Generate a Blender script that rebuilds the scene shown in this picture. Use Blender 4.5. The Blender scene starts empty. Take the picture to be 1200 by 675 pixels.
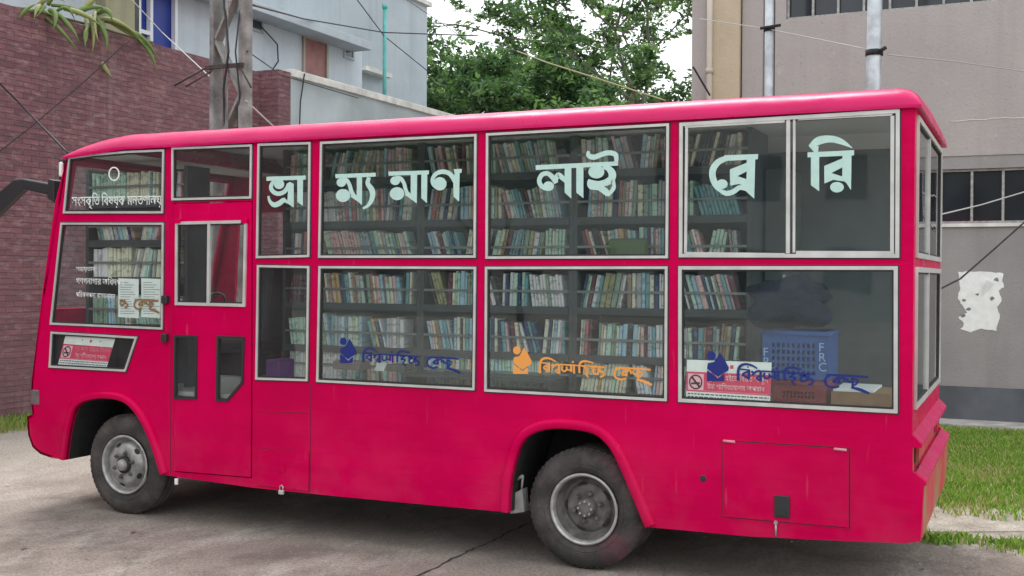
import bpy, bmesh, math, random
import numpy as np
from mathutils import Vector, Matrix, noise
rnd = random.Random(7)
R = math.radians
scene = bpy.context.scene
# ------------------------------------------------------------------ camera
CF, CYAW, CPIT, CROL = 1325.6, -0.428, -0.0119, 0.0055
CC = Vector((5.98, -6.54, 1.84))
Fv = Vector((math.sin(CYAW)*math.cos(CPIT), math.cos(CYAW)*math.cos(CPIT), math.sin(CPIT)))
R0 = Vector((math.cos(CYAW), -math.sin(CYAW), 0)); U0 = R0.cross(Fv)
Rv = R0*math.cos(CROL)+U0*math.sin(CROL); Uv = -R0*math.sin(CROL)+U0*math.cos(CROL)
cam = bpy.data.cameras.new('camera'); camo = bpy.data.objects.new('camera', cam)
scene.collection.objects.link(camo); scene.camera = camo
cam.sensor_width = 36; cam.lens = CF/1200*36; cam.clip_end = 2000; cam.clip_start = .05
m = Matrix((Rv, Uv, -Fv)).transposed().to_4x4(); m.translation = CC; camo.matrix_world = m
# ------------------------------------------------------------------ world / sun
SUN_EL, SUN_AZ = R(62), R(-35)      # azimuth measured from +y towards +x
world = bpy.data.worlds.new('World'); scene.world = world; world.use_nodes = True
nt = world.node_tree; nt.nodes.clear()
wo = nt.nodes.new('ShaderNodeOutputWorld'); bg = nt.nodes.new('ShaderNodeBackground')
sky = nt.nodes.new('ShaderNodeTexSky'); sky.sky_type = 'NISHITA'; sky.sun_disc = False
sky.sun_elevation = SUN_EL; sky.sun_rotation = SUN_AZ; sky.dust_density = 3
tc = nt.nodes.new('ShaderNodeTexCoord'); nz = nt.nodes.new('ShaderNodeTexNoise')
nz.inputs['Scale'].default_value = 1.6; nz.inputs['Detail'].default_value = 6
nt.links.new(tc.outputs['Generated'], nz.inputs['Vector'])
rc = nt.nodes.new('ShaderNodeValToRGB'); rc.color_ramp.elements[0].position = .3; rc.color_ramp.elements[1].position = .7
rc.color_ramp.elements[0].color = (7.2, 7.5, 7.8, 1); rc.color_ramp.elements[1].color = (9.6, 9.7, 9.8, 1)
nt.links.new(nz.outputs['Fac'], rc.inputs['Fac'])
mx = nt.nodes.new('ShaderNodeMixRGB'); mx.inputs['Fac'].default_value = .88
nt.links.new(sky.outputs['Color'], mx.inputs['Color1']); nt.links.new(rc.outputs['Color'], mx.inputs['Color2'])
nt.links.new(mx.outputs['Color'], bg.inputs['Color']); bg.inputs['Strength'].default_value = .1
nt.links.new(bg.outputs['Background'], wo.inputs['Surface'])
sl = bpy.data.lights.new('sun', 'SUN'); sl.energy = 1.0; sl.angle = R(25); sl.color = (1, .97, .92)
so = bpy.data.objects.new('sun', sl); scene.collection.objects.link(so)
sd = Vector((math.sin(SUN_AZ)*math.cos(SUN_EL), math.cos(SUN_AZ)*math.cos(SUN_EL), math.sin(SUN_EL)))
so.rotation_euler = sd.to_track_quat('Z', 'Y').to_euler()
vs = scene.view_settings; vs.view_transform = 'Standard'; vs.look = 'None'; vs.exposure = 1.15; vs.gamma = 1; vs.use_curve_mapping = False
scene.cycles.transparent_max_bounces = 24; scene.cycles.max_bounces = 10

# ------------------------------------------------------------------ geometry on planes
def on(px, py, ax, v):
    d = Fv + Rv*((px-600)/CF) - Uv*((py-337.5)/CF)
    t = (v-CC[ax])/d[ax]; return CC + d*t
def S(px, py, y=0):                       # point of the bus side plane -> (x, z)
    p = on(px, py, 1, y); return (p.x, p.z)

# ------------------------------------------------------------------ materials
def mat(name, col, rough=.6, metal=0, noise_amt=0, nscale=8, bump=0, bscale=60, coat=0, spec=.5, col2=None, detail=5, emit=None):
    m = bpy.data.materials.new(name); m.use_nodes = True; n = m.node_tree.nodes; l = m.node_tree.links
    b = n['Principled BSDF']; b.inputs['Base Color'].default_value = (*col, 1); b.inputs['Roughness'].default_value = rough
    b.inputs['Metallic'].default_value = metal; b.inputs['Coat Weight'].default_value = coat
    b.inputs['Coat Roughness'].default_value = .12; b.inputs['Specular IOR Level'].default_value = spec
    g = n.new('ShaderNodeNewGeometry')
    if noise_amt or col2:
        t = n.new('ShaderNodeTexNoise'); t.inputs['Scale'].default_value = nscale; t.inputs['Detail'].default_value = detail
        l.new(g.outputs['Position'], t.inputs['Vector'])
        r = n.new('ShaderNodeValToRGB'); r.color_ramp.elements[0].position = .35; r.color_ramp.elements[1].position = .68
        c2 = col2 if col2 else tuple(c*(1-noise_amt) for c in col)
        c1 = col if col2 else tuple(min(1, c*(1+noise_amt*.6)) for c in col)
        r.color_ramp.elements[0].color = (*c2, 1); r.color_ramp.elements[1].color = (*c1, 1)
        l.new(t.outputs['Fac'], r.inputs['Fac']); l.new(r.outputs['Color'], b.inputs['Base Color'])
    if bump:
        t = n.new('ShaderNodeTexNoise'); t.inputs['Scale'].default_value = bscale; t.inputs['Detail'].default_value = 6
        l.new(g.outputs['Position'], t.inputs['Vector'])
        bp = n.new('ShaderNodeBump'); bp.inputs['Strength'].default_value = bump; bp.inputs['Distance'].default_value = .02
        l.new(t.outputs['Fac'], bp.inputs['Height']); l.new(bp.outputs['Normal'], b.inputs['Normal'])
    return m
class NT:                                   # tiny node helper
    def __init__(s, m): s.n = m.node_tree.nodes; s.l = m.node_tree.links; s.b = s.n['Principled BSDF']; s.g = s.n.new('ShaderNodeNewGeometry').outputs['Position']
    def noise(s, sc, det=5, vec=None, rough=.5):
        t = s.n.new('ShaderNodeTexNoise'); t.inputs['Scale'].default_value = sc; t.inputs['Detail'].default_value = det; t.inputs['Roughness'].default_value = rough
        s.l.new(vec or s.g, t.inputs['Vector']); return t.outputs['Fac']
    def ramp(s, f, *st):
        r = s.n.new('ShaderNodeValToRGB'); e = r.color_ramp.elements
        while len(e) < len(st): e.new(.5)
        for i, (p, c) in enumerate(st):
            e[i].position = p; e[i].color = (*c, 1) if isinstance(c, tuple) else (c, c, c, 1)
        s.l.new(f, r.inputs['Fac']); return r.outputs['Color']
    def mix(s, f, a, b, mode='MIX'):
        x = s.n.new('ShaderNodeMixRGB'); x.blend_type = mode
        for i, v in enumerate((f, a, b)):
            if isinstance(v, (float, int)): x.inputs[i].default_value = v if i == 0 else (v, v, v, 1)
            elif isinstance(v, tuple): x.inputs[i].default_value = (*v, 1)
            else: s.l.new(v, x.inputs[i])
        return x.outputs['Color']
    def scale(s, vx, vy, vz):
        mp = s.n.new('ShaderNodeMapping'); mp.inputs['Scale'].default_value = (vx, vy, vz); s.l.new(s.g, mp.inputs['Vector']); return mp.outputs['Vector']
    def math(s, op, a, b=0.):
        x = s.n.new('ShaderNodeMath'); x.operation = op
        for i, v in enumerate((a, b)):
            if isinstance(v, (float, int)): x.inputs[i].default_value = v
            else: s.l.new(v, x.inputs[i])
        return x.outputs[0]
    def sep(s):
        x = s.n.new('ShaderNodeSeparateXYZ'); s.l.new(s.g, x.inputs[0]); return x.outputs
    def col(s, c): s.l.new(c, s.b.inputs['Base Color'])
    def rough(s, c): s.l.new(c, s.b.inputs['Roughness'])
    def bump(s, h, st=.3, d=.02):
        bp = s.n.new('ShaderNodeBump'); bp.inputs['Strength'].default_value = st; bp.inputs['Distance'].default_value = d
        s.l.new(h, bp.inputs['Height']); s.l.new(bp.outputs['Normal'], s.b.inputs['Normal'])

def paint(b=1.):
    m = mat('red_pink_paint', (.62, .0, .055), .32, coat=.03, spec=.05); t = NT(m)
    dust = t.ramp(t.noise(2.2, 8, rough=.65), (.45, 0.), (.75, 1.))
    z = t.sep()[2]
    low = t.math('MULTIPLY', t.ramp(z, (.0, 1.), (.95, 0.)), .28)
    f = t.math('MULTIPLY', dust, low)
    base = t.mix(t.ramp(t.noise(1.1, 3), (.35, 0.), (.65, 1.)), (.52, .0, .062*b), (.62, .0, .078*b))
    sc = t.ramp(t.noise(1., 6, t.scale(30, 30, 2.5)), (.66, 0.), (.72, 1.))
    base = t.mix(t.math('MULTIPLY', sc, .10 if b == 1 else 0.), base, (.75, .25, .32))
    t.col(t.mix(f, base, (.30, .13, .13)))
    t.rough(t.ramp(t.noise(5, 6), (.3, .22), (.7, .42)))
    t.bump(t.math('ADD', t.noise(1.8, 2), t.math('MULTIPLY', t.noise(1., 3, t.scale(.9, .9, 5)), .5)), .5, .06)
    return m
M = {}
M['paint'] = paint()
M['sky_lit_paint'] = paint(1.5); M['sky_lit_paint'].node_tree.nodes['Principled BSDF'].inputs['Specular IOR Level'].default_value = .3  # pinker copy of the body paint for roof and ledges: sky sheen in the colour
def rusty():
    m = mat('scraped_red_paint', (.62, .0, .055), .5); t = NT(m)
    f = t.ramp(t.noise(3.5, 8, t.scale(1, 1.2, .9), .6), (.45, 0.), (.62, 1.))
    t.col(t.mix(f, (.55, .03, .07), (.34, .19, .10))); t.bump(t.noise(40), .2); return m
M['scraped'] = rusty()
M['alu'] = mat('aluminium', (.60, .60, .58), .4, .35, .14, 7, .05)
M['alu_dark'] = mat('worn_aluminium', (.36, .36, .34), .5, .5, .3, 30)
M['gasket'] = mat('black_rubber', (.02, .02, .022), .6)
M['black'] = mat('black_plastic', (.025, .027, .03), .4)
M['dark'] = mat('dark_underbody', (.02, .02, .022), .8, 0, .4, 12)
M['mint'] = mat('pale_mint_vinyl', (.47, .68, .62), .5, 0, .06, 20)
M['white'] = mat('white_vinyl', (.8, .82, .8), .5)
M['orange'] = mat('orange_vinyl', (.80, .33, .07), .5)
M['blue'] = mat('blue_vinyl', (.003, .015, .17), .5)
M['brown'] = mat('brown_vinyl', (.25, .13, .05), .5)
M['red_print'] = mat('red_print', (.62, .05, .12), .5, 0, .1, 20)
M['pink_print'] = mat('pink_print', (.80, .42, .48), .5)
M['black_print'] = mat('black_print', (.03, .03, .03), .6)
M['paper'] = mat('white_paper', (.80, .82, .79), .8, 0, .08, 12)
M['rim'] = mat('rim_steel', (.33, .33, .32), .5, .35, .35, 14, .15, 50)
M['rim_dark'] = mat('dirty_wheel_steel', (.17, .16, .15), .65, .3, .4, 14, .2, 50)
M['rim_edge'] = mat('rim_edge_steel', (.45, .45, .43), .45, .4, .3, 18)
M['chassis'] = mat('grey_bracket', (.35, .35, .34), .6, .2, .3, 10)
M['inner'] = mat('interior_panel', (.10, .11, .11), .7, 0, .2, 4)
M['shelf'] = mat('grey_shelf_paint', (.055, .068, .07), .5, 0, .2, 6)
M['shelf_edge'] = mat('grey_shelf_rail', (.24, .27, .26), .4, .3, .2, 10)
M['floor_in'] = mat('bus_floor', (.45, .44, .42), .8)
M['ceil'] = mat('bus_ceiling', (.70, .70, .68), .8)
def tyre():
    m = mat('tyre_rubber', (.035, .034, .034), .85); t = NT(m)
    f = t.ramp(t.noise(6, 8, rough=.65), (.4, 0.), (.75, 1.))
    c = t.mix(f, (.035, .032, .031), (.11, .095, .088))
    r = t.ramp(t.noise(2.3, 4), (.62, 0.), (.72, 1.))
    t.col(t.mix(t.math('MULTIPLY', r, .35), c, (.22, .04, .07))); t.bump(t.noise(90), .3); return m
M['tyre'] = tyre()
def glass():
    m = bpy.data.materials.new('window_glass'); m.use_nodes = True; n = m.node_tree.nodes; l = m.node_tree.links; n.clear()
    o = n.new('ShaderNodeOutputMaterial'); mi = n.new('ShaderNodeMixShader'); tr = n.new('ShaderNodeBsdfTransparent'); gl = n.new('ShaderNodeBsdfGlossy')
    tr.inputs['Color'].default_value = (.96, .99, .985, 1); gl.inputs['Roughness'].default_value = .015
    fr = n.new('ShaderNodeFresnel')
    g = n.new('ShaderNodeNewGeometry'); ir = n.new('ShaderNodeMapRange'); ir.inputs[3].default_value = 1.55; ir.inputs[4].default_value = 1/1.55
    l.new(g.outputs['Backfacing'], ir.inputs[0]); l.new(ir.outputs[0], fr.inputs['IOR']); t = n.new('ShaderNodeTexNoise'); t.inputs['Scale'].default_value = 1.3; l.new(g.outputs['Position'], t.inputs['Vector'])
    bp = n.new('ShaderNodeBump'); bp.inputs['Strength'].default_value = .04; bp.inputs['Distance'].default_value = .05; l.new(t.outputs['Fac'], bp.inputs['Height'])
    l.new(bp.outputs['Normal'], gl.inputs['Normal'])
    # thin teal film in the colour, imitating the veil of reflected surroundings
    df = n.new('ShaderNodeBsdfDiffuse'); df.inputs['Color'].default_value = (.36, .47, .48, 1)
    t2 = n.new('ShaderNodeTexNoise'); t2.inputs['Scale'].default_value = 2.5; t2.inputs['Detail'].default_value = 8; l.new(g.outputs['Position'], t2.inputs['Vector'])
    mr = n.new('ShaderNodeMapRange'); mr.inputs[1].default_value = .3; mr.inputs[2].default_value = .8; mr.inputs[3].default_value = .008; mr.inputs[4].default_value = .04
    l.new(t2.outputs['Fac'], mr.inputs[0])
    m2 = n.new('ShaderNodeMixShader'); l.new(mr.outputs[0], m2.inputs['Fac']); l.new(tr.outputs[0], m2.inputs[1]); l.new(df.outputs[0], m2.inputs[2])
    l.new(fr.outputs[0], mi.inputs['Fac']); l.new(m2.outputs[0], mi.inputs[1]); l.new(gl.outputs[0], mi.inputs[2]); l.new(mi.outputs[0], o.inputs['Surface'])
    return m
M['glass'] = glass()

# ------------------------------------------------------------------ object helpers
WL = {}
def tag(o, label=None, cat=None, group=None, kind=None):
    if label: o['label'] = label
    if cat: o['category'] = cat
    if group: o['group'] = group
    if kind: o['kind'] = kind
    return o
def link(name, me, parent=None, smooth=False, origin=None):
    n = len(me.vertices); co = np.empty(n*3, 'f'); me.vertices.foreach_get('co', co); co = co.reshape(-1, 3)
    c = Vector(((co.min(0)+co.max(0))/2).tolist()); c.z = float(co[:, 2].min())
    if origin: c = Vector(origin)
    me.transform(Matrix.Translation(-c))
    o = bpy.data.objects.new(name, me); scene.collection.objects.link(o); WL[o.name] = c.copy()
    if parent: o.parent = parent; o.location = c - WL[parent.name]
    else: o.location = c
    if smooth: me.polygons.foreach_set('use_smooth', [True]*len(me.polygons))
    return o
def empty(name, loc):
    o = bpy.data.objects.new(name, None); scene.collection.objects.link(o); o.location = loc; WL[o.name] = Vector(loc); o.empty_display_size = .2; return o
class MB:
    def __init__(s): s.bm = bmesh.new(); s.mats = []
    def mi(s, m):
        if m not in s.mats: s.mats.append(m)
        return s.mats.index(m)
    def face(s, pts, m=0):
        vs_ = [s.bm.verts.new(p) for p in pts]; f = s.bm.faces.new(vs_); f.material_index = m; return f
    def box(s, a, b, m=0, bev=0):
        x0, y0, z0 = (min(a[i], b[i]) for i in range(3)); x1, y1, z1 = (max(a[i], b[i]) for i in range(3))
        r = bmesh.ops.create_cube(s.bm, size=1); v = r['verts']
        for q in v: q.co = Vector(((x0+x1)/2+q.co.x*(x1-x0), (y0+y1)/2+q.co.y*(y1-y0), (z0+z1)/2+q.co.z*(z1-z0)))
        fs = {f for q in v for f in q.link_faces}
        for f in fs: f.material_index = m
        if bev:
            es = list({e for q in v for e in q.link_edges})
            rr = bmesh.ops.bevel(s.bm, geom=es, offset=bev, segments=2, affect='EDGES', profile=.5)
            for f in rr['faces']: f.material_index = m
        return s
    def tube(s, pts, r, seg=8, m=0, caps=True, radii=None):
        pts = [Vector(p) for p in pts]; rings = []; up = None
        for i, p in enumerate(pts):
            d = (pts[min(i+1, len(pts)-1)]-pts[max(i-1, 0)]).normalized()
            if up is None: up = d.orthogonal().normalized()
            up = (up-d*up.dot(d)).normalized(); w = d.cross(up); rr = radii[i] if radii else r
            rings.append([s.bm.verts.new(p+(up*math.cos(2*math.pi*k/seg)+w*math.sin(2*math.pi*k/seg))*rr) for k in range(seg)])
        for a, b in zip(rings, rings[1:]):
            for k in range(seg):
                f = s.bm.faces.new((a[k], a[(k+1) % seg], b[(k+1) % seg], b[k])); f.material_index = m; f.smooth = True
        if caps:
            for rg in (rings[0][::-1], rings[-1]):
                f = s.bm.faces.new(rg); f.material_index = m
        return s
    def prism(s, poly, ax, a, b, m=0):      # polygon (2D, other two axes in order) extruded along ax
        def P(u, v, w):
            return {0: (w, u, v), 1: (u, w, v), 2: (u, v, w)}[ax]
        A = [s.bm.verts.new(P(u, v, a)) for u, v in poly]; B = [s.bm.verts.new(P(u, v, b)) for u, v in poly]
        n = len(poly); fs = [s.bm.faces.new(A), s.bm.faces.new(B[::-1])]
        for i in range(n): fs.append(s.bm.faces.new((A[i], B[i], B[(i+1) % n], A[(i+1) % n])))
        for f in fs: f.material_index = m
        return s
    def lathe(s, prof, c, ax=1, seg=48, m=0, close=False):
        rings = []
        for (r, h) in prof:
            ring = []
            for k in range(seg):
                a = 2*math.pi*k/seg; u, v = r*math.cos(a), r*math.sin(a)
                ring.append(s.bm.verts.new((c[0]+u, c[1]+h, c[2]+v) if ax == 1 else (c[0]+u, c[1]+v, c[2]+h)))
            rings.append(ring)
        for a, b in zip(rings, rings[1:]):
            for k in range(seg):
                f = s.bm.faces.new((a[k], a[(k+1) % seg], b[(k+1) % seg], b[k])); f.material_index = m; f.smooth = True
        return s
    def build(s, name, mats=None, parent=None, recalc=True, bevel=0, merge=False, origin=None):
        if merge: bmesh.ops.remove_doubles(s.bm, verts=s.bm.verts, dist=1e-5)
        if recalc: bmesh.ops.recalc_face_normals(s.bm, faces=s.bm.faces)
        me = bpy.data.meshes.new(name); s.bm.to_mesh(me); s.bm.free()
        for m in (mats if isinstance(mats, (list, tuple)) else [mats]): me.materials.append(m)
        o = link(name, me, parent, origin=origin)
        if bevel:
            b = o.modifiers.new('bevel', 'BEVEL'); b.width = bevel; b.segments = 2; b.limit_method = 'ANGLE'; b.angle_limit = R(40)
        return o
def plate_mesh(loops, ax, off, th, mb=None, mi=0):
    """flat sheet with holes: loops of 2D points, first the outline; thickness th from off along ax"""
    cu = bpy.data.curves.new('p', 'CURVE'); cu.dimensions = '2D'; cu.fill_mode = 'BOTH'; cu.extrude = th/2
    for lp in loops:
        sp = cu.splines.new('POLY'); sp.points.add(len(lp)-1); sp.use_cyclic_u = True
        for i, (u, v) in enumerate(lp): sp.points[i].co = (u, v, 0, 1)
    o = bpy.data.objects.new('p', cu); me = bpy.data.meshes.new_from_object(o)
    base = off+th/2
    for v in me.vertices:
        u, w, h = v.co; v.co = {0: (base+h, u, w), 1: (u, base+h, w), 2: (u, w, base+h)}[ax]
    bpy.data.objects.remove(o); bpy.data.curves.remove(cu)
    if mb is not None:
        n0 = len(mb.bm.faces); mb.bm.from_mesh(me); mb.bm.faces.ensure_lookup_table()
        for f in mb.bm.faces[n0:]: f.material_index = mi
        bpy.data.meshes.remove(me); return mb
    return me
def inset(q, d):                            # inset of a convex loop
    n = len(q); out = []; A = sum(q[i][0]*q[(i+1) % n][1]-q[(i+1) % n][0]*q[i][1] for i in range(n)); sg = 1 if A > 0 else -1
    for i in range(n):
        p0, p1, p2 = Vector(q[i-1]), Vector(q[i]), Vector(q[(i+1) % n])
        a, b = (p1-p0).normalized(), (p2-p1).normalized()
        na, nb = Vector((-a.y, a.x))*sg, Vector((-b.y, b.x))*sg; bis = (na+nb).normalized()
        out.append(tuple(p1+bis*(d/max(.3, bis.dot(na)))))
    return out
def window(parent, q, ax=1, off=0., fw=.022, name='window', pane=True, out=-1, mt='alu'):
    """aluminium frame ring (+ black gasket) and a pane. q = outer corner loop on the plane; out = outward sign"""
    mb = MB(); i1 = inset(q, fw); i2 = inset(q, fw+.010)
    a = off+(-.014 if out < 0 else -.012)
    plate_mesh([q, i1], ax, a, .026, mb, 0)
    plate_mesh([inset(q, fw+.0004), i2], ax, off+(-.006 if out < 0 else -.012), .018, mb, 1)
    o = mb.build(name, [M[mt], M['gasket']], parent, bevel=.003)
    if pane:
        mb = MB(); plate_mesh([inset(q, fw+.004)], ax, off+(.004 if out < 0 else -.008), .004, mb); mb.build('pane', M['glass'], o)
    return o
def W(*p): return [S(*c) for c in p]

# ------------------------------------------------------------------ ground
def concrete():
    m = mat('concrete_ground', (.3, .28, .26), .9); t = NT(m)
    big = t.ramp(t.noise(.35, 4), (.35, 0.), (.65, 1.)); mid = t.noise(2.2, 8, rough=.65); fine = t.noise(45, 6, rough=.7)
    c = t.mix(big, (.25, .205, .172), (.345, .292, .25))
    c = t.mix(t.ramp(mid, (.35, 1.), (.55, 0.)), c, (.175, .145, .125))
    c = t.mix(t.ramp(t.noise(1.3, 9, t.scale(1.2, .6, 1), .7), (.52, 0.), (.66, .8)), c, (.52, .48, .42))
    spk = t.noise(130, 2); c = t.mix(t.ramp(spk, (.34, .8), (.44, 0.)), c, (.09, .075, .065)); c = t.mix(t.ramp(spk, (.60, 0.), (.68, .7)), c, (.55, .50, .44))
    oil = t.ramp(t.noise(.9, 6, rough=.6), (.60, 0.), (.68, .45)); c = t.mix(oil, c, (.11, .095, .085))
    sx = t.sep()
    left = t.math('MULTIPLY', t.ramp(t.math('ADD', t.math('MULTIPLY', sx[0], -.2), t.math('MULTIPLY', mid, .5)), (.3, 0.), (.75, 1.)), .55)
    c = t.mix(left, c, (.56, .51, .44))
    c = t.mix(t.ramp(fine, (.36, .7), (.56, 0.)), c, (.12, .10, .09)); c = t.mix(t.ramp(t.noise(28, 7, rough=.75), (.55, 0.), (.68, .55)), c, (.50, .45, .39))
    v = t.n.new('ShaderNodeTexVoronoi'); v.feature = 'DISTANCE_TO_EDGE'; v.inputs['Scale'].default_value = .42
    w = t.n.new('ShaderNodeVectorMath'); w.operation = 'ADD'
    nn = t.n.new('ShaderNodeTexNoise'); nn.inputs['Scale'].default_value = 2.; nn.inputs['Detail'].default_value = 6; t.l.new(t.g, nn.inputs['Vector'])
    sc = t.n.new('ShaderNodeVectorMath'); sc.operation = 'SCALE'; sc.inputs['Scale'].default_value = .5; t.l.new(nn.outputs['Color'], sc.inputs[0])
    t.l.new(t.g, w.inputs[0]); t.l.new(sc.outputs[0], w.inputs[1]); t.l.new(w.outputs[0], v.inputs['Vector'])
    cr = t.ramp(v.outputs['Distance'], (.0, 1.), (.007, 0.))
    c = t.mix(t.math('MULTIPLY', cr, .22), c, (.06, .055, .05))
    t.col(c)
    h = t.math('ADD', t.math('MULTIPLY', mid, .6), t.math('MULTIPLY', fine, .25)); h = t.math('SUBTRACT', h, t.math('MULTIPLY', cr, .12))
    t.bump(h, .8, .03); return m
mb = MB(); mb.face([(-300, -300, 0), (300, -300, 0), (300, 300, 0), (-300, 300, 0)]); tag(mb.build('ground', concrete()), kind='structure')
def sand():
    m = mat('pale_sandy_soil', (.4, .36, .30), .95); t = NT(m)
    c = t.mix(t.ramp(t.noise(4, 8, rough=.65), (.35, 0.), (.65, 1.)), (.27, .235, .19), (.50, .46, .39))
    c = t.mix(t.ramp(t.noise(60, 4), (.3, .6), (.6, 0.)), c, (.16, .14, .12)); t.col(c); t.bump(t.noise(25, 6), .6, .04); return m
def soil_patch(name, pts, z, m, jit=.12, n=12):
    out = []
    for i in range(len(pts)):
        a, b = Vector(pts[i]), Vector(pts[(i+1) % len(pts)])
        for k in range(n):
            p = a.lerp(b, k/n); out.append((p.x+rnd.uniform(-jit, jit), p.y+rnd.uniform(-jit, jit)))
    me = plate_mesh([out], 2, z-.02, .02); me.materials.append(m); o = link(name, me); return tag(o, kind='structure')
soil_patch('sandy_verge', [(4.9, 2.05), (9.5, 3.5), (12, 8.3), (-2, 8.4), (-2, 4.2), (3.2, 2.35)], .006, sand(), .10)
mb = MB(); mb.box((1.6, 8.17, -.05), (14, 8.765, .05)); tag(mb.build('building_apron', mat('pale_cement', (.42, .40, .37), .9, 0, .3, 5, .3, 30)), kind='structure')

# grass: many blades, uncountable
def grass(name, region, n, h, seed, dens=None):
    r = random.Random(seed); V = []; Fc = []; Mi = []
    (x0, x1), (y0, y1) = region; cnt = 0; tries = 0
    while cnt < n and tries < n*8:
        tries += 1
        x, y = r.uniform(x0, x1), r.uniform(y0, y1)
        if dens and r.random() > dens(x, y): continue
        cnt += 1; a = r.uniform(0, 6.283); hh = h*r.uniform(.45, 1.25); w = r.uniform(.004, .009); dx, dy = math.cos(a), math.sin(a)
        ln = r.uniform(.1, .8)*hh; b = r.uniform(0, 6.283); lx, ly = math.cos(b)*ln, math.sin(b)*ln; i = len(V)
        V += [(x-dx*w, y-dy*w, 0), (x+dx*w, y+dy*w, 0), (x+lx*.4+dx*w*.8, y+ly*.4+dy*w*.8, hh*.6), (x+lx*.4-dx*w*.8, y+ly*.4-dy*w*.8, hh*.6), (x+lx, y+ly, hh)]
        Fc += [(i, i+1, i+2, i+3), (i+3, i+2, i+4)]; k = r.choice((0, 0, 0, 1, 1, 2)) if noise.noise(Vector((x*1.5, y*1.5, 3))) < .25 else r.choice((0, 1, 2, 2)); Mi += [k, k]
    me = bpy.data.meshes.new(name); me.from_pydata(V, [], Fc); me.polygons.foreach_set('material_index', Mi)
    for m_ in GM: me.materials.append(m_)
    o = bpy.data.objects.new(name, me); scene.collection.objects.link(o); return o
def leafmat(name, c, tr=.25):
    m = mat(name, c, .6); n = m.node_tree.nodes; l = m.node_tree.links; b = n['Principled BSDF']; b.inputs['Specular IOR Level'].default_value = .3
    t = n.new('ShaderNodeBsdfTranslucent'); t.inputs['Color'].default_value = (c[0]*1.3, c[1]*1.5, c[2]*.8, 1); mi = n.new('ShaderNodeMixShader'); mi.inputs[0].default_value = tr
    l.new(b.outputs[0], mi.inputs[1]); l.new(t.outputs[0], mi.inputs[2]); l.new(mi.outputs[0], n['Material Output'].inputs['Surface']); return m
GM = [leafmat('grass_green', (.14, .27, .03)), leafmat('grass_light', (.26, .40, .07)), leafmat('grass_dry', (.40, .36, .17))]
def dens_right(x, y):
    edge = 2.55+.16*(x-5)+.35*noise.noise(Vector((x*1.5, y*.5, 0)))+.25*noise.noise(Vector((x*5, y*5, 4)))
    d = (y-edge)/.7+.5*noise.noise(Vector((x*7, y*7, 2)))
    if y > 8.1: return 0
    return max(.0, min(1, d))*(.55+.45*max(0, min(1, .5+2.2*noise.noise(Vector((x*1.8, y*1.8, 1))))))
tag(grass('grass', ((4.1, 8.6), (2.4, 8.15)), 80000, .062, 5, dens_right), 'short green lawn growing between the bus and the grey building', 'grass', kind='stuff')
def dens_edge(x, y):
    c = 1.90+.12*(x-5.3)+.10*math.sin(x*4)+.1*noise.noise(Vector((x*4, 0, 1))); d = abs(y-c)/.2+.5*noise.noise(Vector((x*6, y*6, 5)))
    return max(0, 1-d)*(.25+.75*(noise.noise(Vector((x*3, y*3, 8))) > -.1))
tag(grass('grass_tufts', ((5.0, 7.5), (1.6, 2.4)), 2600, .05, 9, dens_edge), 'sparse grass tufts along the edge of the concrete behind the bus', 'grass', kind='stuff')
tag(grass('weeds', ((-5.10, -4.35), (-1, 8.3)), 7000, .14, 11, lambda x, y: max(0, 1-(x+5.1)/.6)*(noise.noise(Vector((x*2, y*2, 0))) > -.25)), 'strip of weeds growing along the foot of the brick wall', 'weeds', kind='stuff')

# litter: dry leaf scraps and grit scattered on the yard
r_l = random.Random(3); mb = MB()
for i in range(900):
    x, y = r_l.uniform(-6, 9), r_l.uniform(-3.5, 3.5); s_ = r_l.uniform(.004, .014) if r_l.random() < .93 else r_l.uniform(.02, .035); a = r_l.uniform(0, 6.28)
    q = [Vector((x+math.cos(a+t)*s_*w_, y+math.sin(a+t)*s_*w_, .004+r_l.uniform(0, .5)*s_)) for t, w_ in ((0, 1), (1.2, .5), (3.14, 1), (4.7, .5))]
    mb.face(q, r_l.choice((0, 0, 1)))
tag(mb.build('leaf_litter', [mat('dry_leaf', (.16, .10, .05), .9), mat('pale_grit', (.48, .44, .38), .9)], recalc=False), 'scattered dry leaf scraps and pale grit on the concrete yard', 'litter', kind='stuff')

# a long crack with broken edges in the slab
mb = MB(); pts = [on(*p, 2, 0.) for p in ((400, 722), (455, 695), (505, 668), (545, 648), (575, 636), (600, 622), (640, 606))]
L_, Rr_ = [], []
for a, b in zip(pts, pts[1:]):
    for k in range(8):
        p = a.lerp(b, k/8); q = (b-a).normalized(); nrm = Vector((-q.y, q.x, 0)); w = rnd.uniform(.004, .011); j = rnd.uniform(-.012, .012)
        L_.append(p+nrm*(w+j)); Rr_.append(p-nrm*(w-j))
for i in range(len(L_)-1): mb.face([(*L_[i].xy, .004), (*Rr_[i].xy, .004), (*Rr_[i+1].xy, .004), (*L_[i+1].xy, .004)])
tag(mb.build('pavement_crack', mat('crack_dirt', (.045, .04, .037), .95)), kind='structure')

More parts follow.
